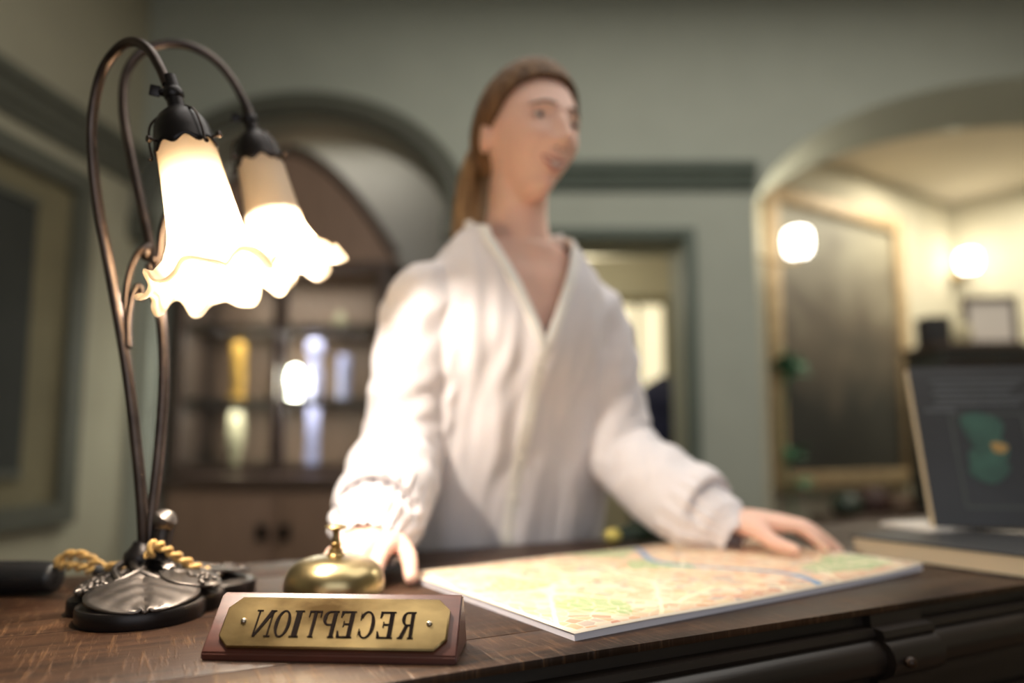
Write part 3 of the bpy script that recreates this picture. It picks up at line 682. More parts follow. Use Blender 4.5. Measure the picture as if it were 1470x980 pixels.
# twisted gold cord and black in-line switch
def rope(path, r, turns):
    bm = bmesh.new(); n = len(path)
    for ph in (0, pi):
        u = Vector((0, 0, 1)); pts = []
        for i, p in enumerate(path):
            t = (path[min(i+1, n-1)]-path[max(i-1, 0)]).normalized(); x = t.cross(u).normalized(); y = x.cross(t); a = ph+turns*2*pi*i/n
            pts.append(p+(x*cos(a)+y*sin(a))*r)
        tube(bm, pts, r*.82, 8)
    return bm
cord_l = [(84, 806, .80), (98, 797, .795), (118, 797, .79), (136, 806, .785), (150, 816, .78), (162, 814, .775), (180, 812, .77)]
obj('cord', rope(spline([Lp(*q) for q in cord_l], 14), .0032, 4), M['gold_cord'], lamp, label='twisted gold cord')
cord_m = [(84, 812, .795), (98, 812, .79), (118, 815, .785), (138, 820, .78), (152, 822, .776)]
obj('cord', rope(spline([Lp(*q) for q in cord_m], 14), .0032, 3), M['gold_cord'], lamp, label='twisted gold cord')
cord_r = [(214, 800, .725), (222, 781, .724), (240, 790, .735), (262, 803, .75), (286, 816, .765), (305, 822, .78), (318, 828, .80)]
obj('cord', rope(spline([Lp(*q) for q in cord_r], 14), .0032, 5), M['gold_cord'], lamp, label='twisted gold cord')
bm = bmesh.new(); q = Lp(146, 822, .777); tube(bm, [q+Vector((-.006, 0, .003)), q+Vector((.006, 0, -.001))], .0068, 12); obj('cord_clip', bm, M['black_plastic'], lamp)
q0, q1 = at(86, 812, .80), at(-60, 822, .80); q0.z = TOP+.019; q1.z = TOP+.019
bm = bmesh.new(); tube(bm, spline([q0-LB, q0.lerp(q1, .08)-LB, q0.lerp(q1, .5)-LB, q0.lerp(q1, .9)-LB, q1-LB], 5), [.009, .0165, .018, .018, .017, .010], 20); obj('inline_switch', bm, M['black_plastic'], lamp)

# ------------------------------------------------------------------ the receptionist
WS, WT = .54, 1.21
root_w = Vector((cos(A)*WS-sin(A)*WT, sin(A)*WS+cos(A)*WT, 0))
woman = thing('person', 'smiling woman in loose white blouse with ponytail leaning on the desk', 'person', root_w, A)
RZ = Matrix.Rotation(-A, 3, 'Z')
def W(x, y, z): return RZ @ (Vector((x, y, z))-root_w)          # world point -> her own frame
HCEN = W(.026, 1.095, 1.560)
HM = Matrix.Translation(HCEN) @ Matrix.Rotation(math.radians(7), 4, 'Z') @ Matrix.Rotation(math.radians(4), 4, 'X') @ Matrix.Rotation(math.radians(1), 4, 'Y')
def head_pt(d, k=1.0, feat=True):
    x, y, z = d.x*.074*k, d.y*.096*k, d.z*(.114 if d.z > 0 else .107)*k
    if z < .02:
        f = 1-sstep(-.105, .02, z); x *= 1-.42*f**1.25
        if y > 0: y *= 1-.66*(1-sstep(-.105, -.015, z))
        else: y = y*(1-.06*f)-.003*f
    if y < 0:                                                        # flatten the front of the face a little
        y *= 1-.05*exp(-((z+.01)/.06)**2)*(1-min(1, abs(x)/.075))
    if feat and y < 0:
        g = lambda cx, cz, sx, sz: exp(-((x-cx)/sx)**2-((z-cz)/sz)**2)
        two = lambda cx, cz, sx, sz: g(cx, cz, sx, sz)+g(-cx, cz, sx, sz)
        y -= .021*g(0, -.026, .0115, .0105)+.0135*g(0, -.012, .0095, .014)+.008*g(0, .004, .0085, .014)   # nose tip and bridge
        y -= .009*two(.0125, -.030, .0075, .0070); y += .004*two(.008, -.0385, .006, .004)                # nostril wings
        y += .0085*two(.0315, .009, .0165, .0115)                                                         # eye sockets
        y -= .0045*two(.030, .0275, .024, .0085)                                                          # brow ridge
        y -= .0085*two(.041, -.024, .019, .017)                                                           # smiling cheeks
        y += .0045*two(.029, -.043, .0065, .016)                                                          # smile folds
        y -= .007*g(0, -.054, .024, .014); y += .006*g(0, -.0555, .026, .0030)                            # mouth
        y += .005*g(0, -.0735, .022, .006); y -= .013*g(0, -.091, .020, .0135)                            # chin
    return Vector((x, y, z))
def head_mesh(bm, k=1.0, feat=True, keep=None, nu=200, nv=140):
    g = []
    for j in range(nv+1):
        ph = pi*j/nv
        g.append([None]*nu)
        for i in range(nu):
            a = 2*pi*i/nu; g[j][i] = head_pt(Vector((sin(ph)*cos(a), sin(ph)*sin(a), cos(ph))), k, feat)
    vv = [[None]*nu for _ in range(nv+1)]
    top, bot = bm.verts.new(HM @ g[0][0]), bm.verts.new(HM @ g[nv][0])
    for j in range(nv+1):
        for i in range(nu): vv[j][i] = top if j == 0 else bot if j == nv else bm.verts.new(HM @ g[j][i])
    for j in range(nv):
        for i in range(nu):
            i2 = (i+1) % nu; c = (g[j][i]+g[j+1][i2])/2
            if keep and not keep(c): continue
            vs = []
            for q in (vv[j][i], vv[j][i2], vv[j+1][i2], vv[j+1][i]):
                if q not in vs: vs.append(q)
            bm.faces.new(vs)
def loft(bm, secs, seg=40, sub=5):
    """secs: (cx, cy, z, half width, half depth)"""
    P = [Vector(s) for s in ()]; rows = []
    keys = [(Vector((s[0], s[1], s[2])), Vector((s[3], s[4], 0))) for s in secs]
    cs = spline([k[0] for k in keys], sub); rs = spline([k[1] for k in keys], sub)
    for c, r in zip(cs, rs):
        ring = []
        for i in range(seg):
            a = 2*pi*i/seg; ca, sa = cos(a), sin(a); e = .86
            ring.append(bm.verts.new((c.x+r.x*math.copysign(abs(ca)**e, ca), c.y+r.y*math.copysign(abs(sa)**e, sa), c.z)))
        rows.append(ring)
    for P_, Q in zip(rows, rows[1:]):
        for i in range(seg): bm.faces.new((P_[i], P_[(i+1) % seg], Q[(i+1) % seg], Q[i]))
    bm.faces.new(rows[0][::-1]); bm.faces.new(rows[-1])
CX = -.02
torso = [(0, .02, .84, .165, .112), (0, .0, .93, .158, .106), (0, -.045, 1.04, .126, .090), (-.008, -.095, 1.14, .132, .096), (-.014, -.142, 1.24, .152, .108), (CX, -.170, 1.32, .150, .084), (CX, -.182, 1.365, .122, .064), (CX, -.186, 1.395, .080, .058)]
SHR, ELR, WRR = W(-.134, 1.075, 1.312), W(-.178, 1.145, 1.085), W(-.185, .945, .960)
SHL, ELL, WRL = W(.138, 1.220, 1.318), W(.192, 1.270, 1.072), W(.322, 1.112, .950)
bm = bmesh.new()
head_mesh(bm)
for s in (-1, 1):                                                   # ears
    ball(bm, (0, 0, 0), .030, .28, .62, 1.05, 14, 10, HM @ Matrix.Translation((s*.0745, .012, -.004)) @ Matrix.Rotation(s*.35, 4, 'Z'))
capsule(bm, [HM @ Vector((0, .018, -.045)), HCEN.lerp(Vector((CX, -.185, 1.40)), .6)+Vector((0, .012, 0)), Vector((CX, -.178, 1.385))], [.050, .050, .062], 6, 20)
loft(bm, torso)
for sh, el, wr in ((SHR, ELR, WRR), (SHL, ELL, WRL)): capsule(bm, [sh, sh.lerp(el, .5), el, el.lerp(wr, .35), wr], [.036, .038, .034, .035, .023], 5, 16)
for s in (-1, 1):                                                   # legs and feet
    capsule(bm, [Vector((s*.085, .02, .84)), Vector((s*.088, .01, .48)), Vector((s*.088, .03, .30)), Vector((s*.088, .045, .08))], [.085, .055, .050, .036], 5, 16)
    capsule(bm, [Vector((s*.088, .06, .045)), Vector((s*.092, -.03, .035)), Vector((s*.095, -.13, .028))], [.036, .036, .026], 4, 14)
def hand(bm, wr, palm, knuckles, tips, thumb, bend, up=Vector((0, 0, 1))):
    """palm as a slab of overlapping metacarpals, four unequal fingers with bends, a thumb leaving the side"""
    R4 = [.0092, .0096, .0090, .0078]
    for k, (kn, tp) in enumerate(zip(knuckles, tips)):
        off = (kn-sum(knuckles, Vector())/4)*.45
        capsule(bm, [wr+off*.6, wr.lerp(kn, .5)+off*.3+up*.004, kn], [.014, .014, .0118], 5, 12)
        L = (tp-kn); m1 = kn+L*.42+up*bend*.8; m2 = kn+L*.74+up*bend*.55
        capsule(bm, [kn, m1, m2, tp], [R4[k]*1.15, R4[k], R4[k]*.92, R4[k]*.75], 5, 12)
    capsule(bm, [wr.lerp(knuckles[0], .15), thumb[0], thumb[1], thumb[2]], [.016, .0145, .0112, .0085], 5, 12)
hand(bm, WRL, None, [W(.402, 1.056, .947), W(.412, 1.076, .951), W(.413, 1.097, .949), W(.407, 1.116, .943)],
     [W(.447, 1.012, .9195), W(.478, 1.040, .9105), W(.494, 1.072, .9085), W(.478, 1.108, .908)], [W(.365, 1.055, .940), W(.378, 1.025, .927), W(.398, .998, .9195)], .014)
hand(bm, WRR, None, [W(-.152, .882, .942), W(-.172, .876, .946), W(-.193, .877, .944), W(-.212, .884, .939)],
     [W(-.160, .822, .9095), W(-.182, .819, .9095), W(-.205, .820, .9095), W(-.226, .832, .9095)], [W(-.150, .912, .943), W(-.129, .880, .930), W(-.1195, .843, .9095)], .012)
bm = modified(bm, [('REMESH', dict(mode='VOXEL', voxel_size=.003)), ('SMOOTH', dict(factor=.5, iterations=3))])
body = obj('body', bm, M['skin'], woman, label='fair skin of face, neck and hands')
# face details
def HP(x, z, out=0): 
    best = None
    az = .114 if z > 0 else .107; lo = head_pt(Vector((x/.074, -sqrt(max(.01, 1-(x/.074)**2-(z/az)**2)), z/az)))
    return lo+Vector((0, -out, 0))
for s in (-1, 1):
    c = HP(s*.0315, .009)+Vector((0, .0092, 0)); RE = .0122; bm = bmesh.new(); ball(bm, HM @ c, RE, 1, 1, .95, 24, 16)
    e = obj('eye', bm, M['eye'], body)
    g = Vector((.26, -1, .12)).normalized(); bm = bmesh.new(); m5 = frame(HM.to_3x3() @ g, HM @ (c+g*(RE-.0022))); lathe(bm, [(.0066, 0), (.0058, .0014), (.003, .0025), (0, .0027)], 18, m5); obj('iris', bm, M['iris'], e)
    def lid(z0, zc, r_, y_, nm, m_, w_=.0158):
        bm = bmesh.new(); P_ = []
        for i in range(13):
            t = i/6-1; x = t*w_; z = z0+zc*(1-t*t); P_.append(HM @ (c+Vector((x, -sqrt(max(.0, (RE+y_)**2-x*x*.62-z*z)), z))))
        tube(bm, P_, [r_*.4, r_, r_, r_, r_*.4], 8); obj(nm, bm, m_, body)
    lid(-.0005, .0072, .0030, .0006, 'eyelid', M['skin']); lid(-.0010, -.0048, .0026, .0004, 'eyelid', M['skin']); lid(-.0006, .0052, .0011, .0014, 'eyelash', M['brow'])
    bm = bmesh.new(); tube(bm, [HM @ (HP(s*(.012+.037*t), .0255+.0055*sin(pi*min(1, t*.8+.12))-.004*t, .0004)) for t in [i/10 for i in range(11)]], [.0016, .0024, .0020, .0009], 8); obj('eyebrow', bm, M['brow'], body)
    bm = bmesh.new(); ball(bm, HM @ (HP(s*.0068, -.0375)+Vector((0, .0012, 0))), .0030, 1.1, 1, .6, 10, 7); obj('nostril', bm, M['iris'], body)
def mouth_line(dz, curve, r, m, nm, wdt=.027, out=0):
    bm = bmesh.new(); pts = []
    for i in range(17):
        t = i/8-1; x = t*wdt; z = -.0570+dz*(1-t*t)+curve*t*t
        pts.append(HM @ (HP(x, z)+Vector((0, .0012-out*(1-t*t), 0))))
    tube(bm, pts, [.0009, r, r*1.1, r, .0009], 10); obj(nm, bm, m, body)
mouth_line(.0030, .0090, .0027, M['lip'], 'upper_lip', .0295, .0006); mouth_line(-.0080, .0090, .0033, M['lip'], 'lower_lip', .0295, .0008); mouth_line(-.0024, .0082, .0036, M['teeth'], 'teeth', .0245, -.0010)
# hair: pulled back over the scalp, ponytail behind
HL = [(0, .079), (.45, .076), (.8, .066), (1.05, .048), (1.3, .016), (1.5, .000), (1.7, -.004), (1.9, -.040), (2.3, -.060), (3.2, -.068)]
def hairline(c):
    a = atan2(abs(c.x), -c.y)
    for (a0, z0), (a1, z1) in zip(HL, HL[1:]):
        if a <= a1: return z0+(z1-z0)*(a-a0)/(a1-a0)
    return HL[-1][1]
def keep(c): return c.z > hairline(c)
bm = bmesh.new(); head_mesh(bm, 1.07, False, keep, 260, 200)
for v_ in bm.verts:
    p = HM.inverted() @ v_.co; an = atan2(p.x, p.z+.02)
    v_.co += (v_.co-HCEN).normalized()*(.0005*sin(an*46+p.y*6)+.0004*sin(an*83+p.y*11)-.0055*(1-sstep(.0, .035, p.z-hairline(p))))
bmesh.ops.delete(bm, geom=[x for x in bm.verts if not x.link_faces], context='VERTS')
bm = modified(bm, [('SOLIDIFY', dict(thickness=.010, offset=-1))]); hair = obj('hair', bm, M['hair'], woman, ang=120)
tie = HM @ Vector((0, .104, .022)); pts = [HM @ Vector((0, .088, .03)), tie, HM @ Vector((-.004, .138, .012)), HM @ Vector((-.012, .150, -.045)), HM @ Vector((-.020, .144, -.12)), HM @ Vector((-.028, .136, -.20)), HM @ Vector((-.034, .130, -.27))]
bm = bmesh.new(); rr = tube(bm, spline(pts, 8), [.020, .017, .024, .028, .027, .022, .008], 40, ell=(1.15, .8))
for ring in rr:
    c = sum((q.co for q in ring), Vector())/len(ring)
    for k, q in enumerate(ring): q.co = c+(q.co-c)*(1+.10*sin(k*2*pi/40*9)+.05*sin(k*1.9))
obj('ponytail', bm, M['ponytail'], hair, ang=120)
bm = bmesh.new(); tube(bm, [tie+(HM.to_3x3() @ Vector((0, -.006, 0))), tie+(HM.to_3x3() @ Vector((0, .006, -.001)))], [.0205, .0205], 20); obj('hair_tie', bm, M['black_plastic'], hair)
# blouse
bm = bmesh.new()
loft(bm, [(.036, .012, .865, .206, .128), (.036, .004, .93, .216, .136), (.030, -.035, 1.02, .207, .126), (.012, -.088, 1.13, .192, .126), (-.014, -.138, 1.23, .178, .130), (CX, -.168, 1.315, .176, .106), (CX, -.182, 1.372, .138, .082), (CX-.006, -.186, 1.402, .104, .076), (CX-.008, -.188, 1.425, .088, .068)], 48)
def sleeve(sh, el, wr, sx, cf):
    m1 = sh.lerp(el, .45); m2 = el.lerp(wr, .45); d = (wr-el).normalized(); sag = Vector((0, 0, -.012))
    capsule(bm, [sh+Vector((-sx*.03, 0, .004)), sh+Vector((sx*.006, 0, -.02)), m1+Vector((sx*.006, 0, 0)), el+sag*.5, m2+sag*1.3, wr-d*.030+sag*.3, wr-d*.014], [.044, .056, .062, .065, .070, .066, .048], 6, 24)
    capsule(bm, [wr-d*.018, wr+d*.006, wr+d*.024], cf, 4, 24)
sleeve(SHR, ELR, WRR, -1, [.050, .058, .046]); sleeve(SHL, ELL, WRL, 1, [.043, .046, .036])
bm = modified(bm, [('REMESH', dict(mode='VOXEL', voxel_size=.004)), ('SMOOTH', dict(factor=.5, iterations=6))])
bm.normal_update()
def dist_seg(p, a, b):
    t = max(0, min(1, (p-a).dot(b-a)/(b-a).length_squared)); return (p-a-(b-a)*t).length, t
newc = []
for q in bm.verts:
    p = q.co; d = 1e9; arm = None
    for a, b, kind in ((SHR, ELR, 'u'), (ELR, WRR, 'f'), (SHL, ELL, 'u'), (ELL, WRL, 'f')):
        dd, t = dist_seg(p, a, b)
        if dd < d: d, arm = dd, (kind, t, a, b)
    onarm = 1-sstep(.07, .085, d)
    lowr = 1-.6*sstep(1.15, 1.35, p.z)
    body_f = noise.noise(Vector((p.x*22+p.z*3, p.y*14, p.z*3.2)))*.0105*lowr+noise.noise(Vector((p.x*48, p.y*30, p.z*5+7)))*.0035
    kind, t, a, b = arm; ax = (b-a).normalized(); al = (p-a).dot(ax); pr = p-a-ax*al; ang = atan2(pr.z, pr.x)
    arm_f = noise.noise(Vector((al*26+pr.x*14, pr.y*16, pr.z*8+(3 if kind == 'u' else 9))))*.0085+noise.noise(p*34)*.003
    if kind == 'f' and t > .75: arm_f += .0022*sin(ang*16)
    newc.append(p+q.normal*(body_f*(1-onarm)+arm_f*onarm))
for q, c in zip(bm.verts, newc): q.co = c
bm.normal_update(); bvh = BVHTree.FromBMesh(bm)
VB, KV = 1.212, .40                                                 # bottom of the V opening and its slope
def vhalf(z): return KV*(z-VB)*(1.0 if z < 1.36 else 1)
kill = []
for f in bm.faces:
    c = f.calc_center_median(); x = c.x-(CX+.006)
    if c.z > 1.412 or (c.y < -.19 and c.z > VB and -min(vhalf(c.z)*1.28, .092) < x < min(vhalf(c.z), .074)): kill.append(f)
    elif c.z > 1.392 and c.y < -.19 and -.086 < x < .070: kill.append(f)
for wr, el in ((WRR, ELR), (WRL, ELL)):                             # open cuffs
    d = (wr-el).normalized()
    for f in bm.faces:
        c = f.calc_center_median(); s_ = (c-wr).dot(d)
        if s_ > .044 and (c-wr).length < .10: kill.append(f)
bmesh.ops.delete(bm, geom=list(set(kill)), context='FACES')
bm = modified(bm, [('SOLIDIFY', dict(thickness=.0022, offset=-1))])
blouse = obj('blouse', bm, M['blouse'], woman, label='loose white blouse with open V neck')
# collar band round the opening, placket and buttons
def ribbon(pts, nrms, wd, th, m, nm, par):
    bm = bmesh.new(); rows = []
    for i, (p, n_) in enumerate(zip(pts, nrms)):
        t = (pts[min(i+1, len(pts)-1)]-pts[max(i-1, 0)]).normalized(); sd = t.cross(n_).normalized()
        rows.append([bm.verts.new(p+sd*u+n_*h) for u, h in ((-wd, -.001), (-wd, th*.7), (-wd*.5, th), (wd*.5, th), (wd, th*.7), (wd, -.001))])
    for P_, Q in zip(rows, rows[1:]):
        for k in range(6): bm.faces.new((P_[k], P_[(k+1) % 6], Q[(k+1) % 6], Q[k]))
    bm.faces.new(rows[0]); bm.faces.new(rows[-1]); return obj(nm, bm, m, par)
def front(x, z):
    h = bvh.ray_cast(Vector((x, -.6, z)), Vector((0, 1, 0))); return (h[0], h[1]) if h[0] else (Vector((x, -.25, z)), Vector((0, -1, 0)))
for s in (-1, 1):
    zs = [VB-.004+(1.405-VB)*i/14 for i in range(15)]; P_, Q_ = [], []
    for z in zs:
        p, n_ = front(CX+.006+(min(vhalf(z), .072) if s > 0 else -min(vhalf(z)*1.28, .090)), z)
        if P_ and (p-P_[-1]).length > .06: break
        P_.append(p); Q_.append(n_)
    for k in range(4):
        a = k/3; P_.append(Vector((CX-.006+s*(.088-.010*a*a), -.205+.052*a, 1.412+.012*a))); Q_.append(Vector((s*.8, -.4, .3)).normalized())
    ribbon(P_, [sum((Q_[min(max(i+k, 0), len(Q_)-1)] for k in (-2, -1, 0, 1, 2)), Vector()).normalized() for i in range(len(Q_))], .0085, .0042, M['blouse_band'], 'collar', blouse)
bm = bmesh.new(); pts = [Vector((CX-.006+.088*cos(a), -.19+.066*sin(a), 1.418+.010*sin(a))) for a in [pi*i/16 for i in range(-1, 18)]]
rows = [[bm.verts.new(p+Vector((0, 0, -.018))), bm.verts.new(p+Vector((0, 0, .012)))] for p in pts]
for P_, Q in zip(rows, rows[1:]): bm.faces.new((P_[0], P_[1], Q[1], Q[0]))
o = obj('collar', bm, M['blouse_band'], blouse); md = o.modifiers.new('t', 'SOLIDIFY'); md.thickness = .004
pl = [front(CX+.006+.012*(VB-z)*2, z) for z in [VB-.0-(VB-.885)*i/24 for i in range(25)]]
ribbon([p for p, _ in pl], [Vector((n_.x*.3, -1, n_.z*.3)).normalized() for _, n_ in pl], .012, .0032, M['blouse_band'], 'placket', blouse)
for k in range(5):
    p, n_ = pl[2+k*5]; bm = bmesh.new(); lathe(bm, [(.0048, 0), (.0050, .0012), (.0035, .0016), (0, .0012)], 14, frame(Vector((0, -1, .1)), p+Vector((0, -.0035, 0)))); obj('button', bm, M['teeth'], blouse)
# trousers and shoes, behind the desk
bm = bmesh.new(); loft(bm, [(0, .02, .80, .176, .125), (0, .012, .87, .172, .122), (0, .004, .93, .168, .116)], 32)
for s in (-1, 1): capsule(bm, [Vector((s*.088, .02, .84)), Vector((s*.092, .012, .48)), Vector((s*.092, .032, .30)), Vector((s*.092, .045, .10))], [.096, .072, .066, .062], 5, 18)
bm = modified(bm, [('REMESH', dict(mode='VOXEL', voxel_size=.008)), ('SMOOTH', dict(factor=.5, iterations=3))]); obj('trousers', bm, M['trouser'], woman)
for s in (-1, 1):
    bm = bmesh.new(); capsule(bm, [Vector((s*.088, .068, .050)), Vector((s*.092, -.03, .042)), Vector((s*.096, -.145, .036))], [.044, .044, .032], 5, 16)
    for q in bm.verts: q.co.z = max(q.co.z, .0)
    obj('shoe', bm, M['leather'], woman)

# ------------------------------------------------------------------ things on the right of the desk
def dloc(s, t, z=TOP): return Vector((cos(A)*s-sin(A)*t, sin(A)*s+cos(A)*t, z))
# thick black book with cream pages
b0, b1 = at(1222, 793, 1.08), at(1472, 826, .885); b0.z = b1.z = TOP
bd = (b1-b0); ba = atan2(bd.y, bd.x)
BW, BD_, BT = .335, .24, .030
book = thing('book', 'large black book lying flat with its cream page edges showing', 'book', b0, ba)
bm = bmesh.new(); box(bm, .003, BW-.003, .003, BD_-.004, .003, BT-.003); obj('pages', bm, M['cream'], book, sm=False)
for z in (0, BT-.003):
    bm = bmesh.new(); box(bm, 0, BW, 0, BD_, z, z+.003, .0008); obj('cover', bm, M['black_cover'], book)
bm = bmesh.new(); box(bm, 0, BW, BD_-.004, BD_, .003, BT-.003); obj('spine', bm, M['black_cover'], book)
# loose papers between book and board
pz = TOP+BT
pp = at(1312, 742, 1.155); pp.z = pz
pap = thing('paper_stack', 'small stack of white papers under the black display board', 'paper', pp, math.radians(18))
for k in range(3):
    bm = bmesh.new(); box(bm, -.01+.004*k, .10, -.04, .06, .002*k, .002*k+.0018, 0, Matrix.Rotation(.05*k, 4, 'Z')); obj('sheet', bm, M['white_paper'], pap, sm=False)
# leaning black display board with a green print
BL_ = at(1341, 741, 1.135); BL_.z = pz+.0062
board = thing('display_board', 'black upright board with green picture and grey text', 'board', BL_, math.radians(-10))
lean = math.radians(16); BM_ = Matrix.Rotation(-lean, 4, 'X'); bw, bh, bt = .196, .275, .018
def bpart(nm, m, x0, x1, z0, z1, y0, y1, lab=None, bev=.001):
    bm = bmesh.new(); box(bm, x0, x1, y0, y1, z0, z1, bev); bmesh.ops.transform(bm, matrix=BM_, verts=bm.verts); return obj(nm, bm, m, board, label=lab)
bpart('core', M['cream'], .0005, bw-.0005, .0005, bh-.0005, 0, bt)
fr = bpart('front_cover', M['black_cover'], .0, bw, .0, bh, -.0025, .0)
bpart('back_cover', M['black_cover'], .0, bw, .0, bh, bt, bt+.0025)
for k in range(5): bpart('text_line', M['print_grey'], .030+.006*(k % 2), bw-.022-.012*(k % 3), bh-.030-.0105*k, bh-.0245-.0105*k, -.0033, -.0026, bev=0)
bpart('text_line', M['print_grey'], .014, .062, bh-.083, bh-.076, -.0033, -.0026, bev=0)
for x0, x1, z0, z1 in ((.050, .054, .030, .19), (.160, .164, .030, .19), (.054, .160, .030, .034), (.054, .160, .186, .19)): bpart('print_border', M['print_frame'], x0, x1, z0, z1, -.0033, -.0026, bev=0)
def blob(nm, m, cx, cz, rx, rz, ph, y=-.0036):
    bm = bmesh.new(); pts = [(cx+rx*cos(a)*(1+.18*sin(3*a+ph)), cz+rz*sin(a)*(1+.15*cos(2*a+ph))) for a in [2*pi*i/28 for i in range(28)]]
    prism(bm, pts, .0007, BM_ @ Matrix.Translation((0, y+.0007, 0)) @ Matrix.Rotation(pi/2, 4, 'X')); obj(nm, bm, m, board, sm=False)
blob('green_print', M['print_green'], .096, .160, .030, .036, .4); blob('green_print', M['print_green'], .092, .100, .030, .028, 2.0); blob('green_print', M['print_green'], .108, .126, .020, .03, 1.0, -.0038)
blob('gold_print', M['print_gold'], .116, .130, .012, .010, 1.0, -.0042)
# small ornament behind the map, beside her sleeve
oc = at(888, 786, 1.235); oc.z = TOP
orn = thing('desk_ornament', 'low dark green ornament with a yellow-green end behind the map', 'ornament', (oc.x, 1.225, TOP), .15)
bm = bmesh.new(); capsule(bm, [Vector((.0, 0, .013)), Vector((.045, .0, .019)), Vector((.085, 0, .012))], [.0125, .0185, .0115], 6, 16); obj('body', bm, M['dark_green'], orn)
bm = bmesh.new(); ball(bm, (-.012, -.004, .0125), .0155, 1, 1, .8, 18, 12); obj('end_knob', bm, M['lime'], orn, label='yellow-green round end')

# ------------------------------------------------------------------ arched display cabinet in the niche
CB0, CB1, CY0, CY1 = -1.73, -.63, 3.50, 3.96; ccx = .5*(CB0+CB1); CT = 2.02
cab = thing('display_cabinet', 'tall brown arched display cabinet standing in the wall niche', 'cabinet', (ccx, CY0, 0)); hwc = .5*(CB1-CB0); dpt = CY1-CY0
def cbox(nm, m, x0, x1, y0, y1, z0, z1, par=None, bev=.004, lab=None):
    bm = bmesh.new(); box(bm, x0, x1, y0, y1, z0, z1, bev); return obj(nm, bm, m, par or cab, label=lab)
cbox('base_unit', M['cab_wood'], -hwc, hwc, 0.02, dpt, 0, .86)
cbox('worktop', M['cab_dark'], -hwc-.02, hwc+.02, -.01, dpt, .86, .915)
for x in (-hwc, hwc-.05): cbox('side_panel', M['cab_dark'], x, x+.05, .03, dpt, .915, CT)
cbox('back_panel', M['cab_wood'], -hwc+.05, hwc-.05, dpt-.02, dpt, .915, CT)
for z in (1.275, 1.66): cbox('shelf', M['cab_dark'], -hwc+.05, hwc-.05, .06, dpt-.02, z, z+.035)
bm = bmesh.new()                                                    # arched pediment
pts = [(-hwc-.02, CT), (hwc+.02, CT)]+[((hwc+.02)*cos(a), CT+.04+.56*(1-abs(cos(a))**1.7)) for a in [pi*i/28 for i in range(29)]]
prism(bm, pts, dpt-.04, Matrix.Translation((0, dpt, 0)) @ Matrix.Rotation(pi/2, 4, 'X')); ped = obj('pediment', bm, M['cab_wood'], cab)
bm = bmesh.new(); tube(bm, [Vector(((hwc+.02)*cos(a), .045, CT+.04+.56*(1-abs(cos(a))**1.7))) for a in [pi*i/28 for i in range(29)]], .028, 10); obj('pediment_moulding', bm, M['cab_dark'], ped)
for s in (-1, 1):
    x0, x1 = (-hwc+.01, -.005) if s < 0 else (.005, hwc-.01)
    bm = bmesh.new()
    wl, wr_ = (.05, .032) if s < 0 else (.032, .05)
    for a, b, c, d in ((x0, x0+wl, .925, CT-.01), (x1-wr_, x1, .925, CT-.01), (x0+wl, x1-wr_, .925, .975), (x0+wl, x1-wr_, CT-.06, CT-.01)): box(bm, a, b, .0, .028, c, d)
    d_ = obj('glass_door', bm, M['cab_dark'], cab, sm=False)
    bm = bmesh.new(); box(bm, x0+wl-.005, x1-wr_+.005, .012, .017, .97, CT-.055); obj('pane', bm, M['cab_glass'], d_, sm=False)
    bm = bmesh.new(); ball(bm, (s*.03, -.012, 1.35), .013, u=12, v=8); obj('knob', bm, M['brass_dark'], d_)
    bm = bmesh.new(); box(bm, x0+.02, x1-.02, .0, .022, .10, .82, .01); d2 = obj('lower_door', bm, M['cab_wood'], cab)
    bm = bmesh.new(); box(bm, x0+.08, x1-.08, -.006, .004, .17, .75, .008); obj('door_panel', bm, M['cab_wood'], d2)
    bm = bmesh.new(); box(bm, s*.055-.03, s*.055+.03, -.012, .001, .60, .68, .003); obj('lock_plate', bm, M['bronze_black'], d2)
l = bpy.data.lights.new('cabinet_fill', 'AREA'); l.shape = 'RECTANGLE'; l.size, l.size_y = .8, .12; l.energy = 5.5; l.color = (1, .92, .84)  # added fill strips under cabinet top and shelves to brighten the pieces
lo = bpy.data.objects.new('cabinet_fill', l); COL.objects.link(lo); lo.parent = cab; lo.location = (0, .16, CT-.02)
lo = bpy.data.objects.new('cabinet_fill', l); COL.objects.link(lo); lo.parent = cab; lo.location = (0, .13, 1.272)
lo = bpy.data.objects.new('cabinet_fill', l); COL.objects.link(lo); lo.parent = cab; lo.location = (0, .13, 1.657)
# pieces on the shelves
def lathe_thing(nm, lab, cat, prof, m, loc, group=None, seg=20):
    bm = bmesh.new(); lathe(bm, prof, seg); o = obj(nm, bm, m); o.location = loc; return tag(o, lab, cat, group)
def cabx(px, D=3.72): return (px-735)/1000*D
SZ0, SZ1, SZ2 = .9155, 1.3105, 1.6955
taper = lambda r, h: [(r*1.3, 0), (r*1.2, .012), (r*.55, .03), (r*.5, h*.3), (r*.9, h*.42), (r, h*.7), (r*.8, h), (0, h)]
lathe_thing('candle', 'tall yellow candle standing on the middle cabinet shelf', 'candle', [(.052, 0), (.052, .012), (.03, .03), (.034, .05), (.034, .30), (.02, .312), (0, .313)], M['yellow'], (cabx(340), 3.72, SZ1))
lathe_thing('vase', 'ivory candlestick vase on the lower cabinet shelf under the yellow candle', 'vase', taper(.045, .33), M['ivory'], (cabx(340), 3.72, SZ0))
lathe_thing('vase', 'tall lilac glass vase on lower cabinet shelf left of the woman', 'vase', [(.05, 0), (.05, .01), (.036, .03), (.032, .15), (.034, .33), (.04, .35), (0, .348)], M['lilac'], (cabx(450), 3.72, SZ0))
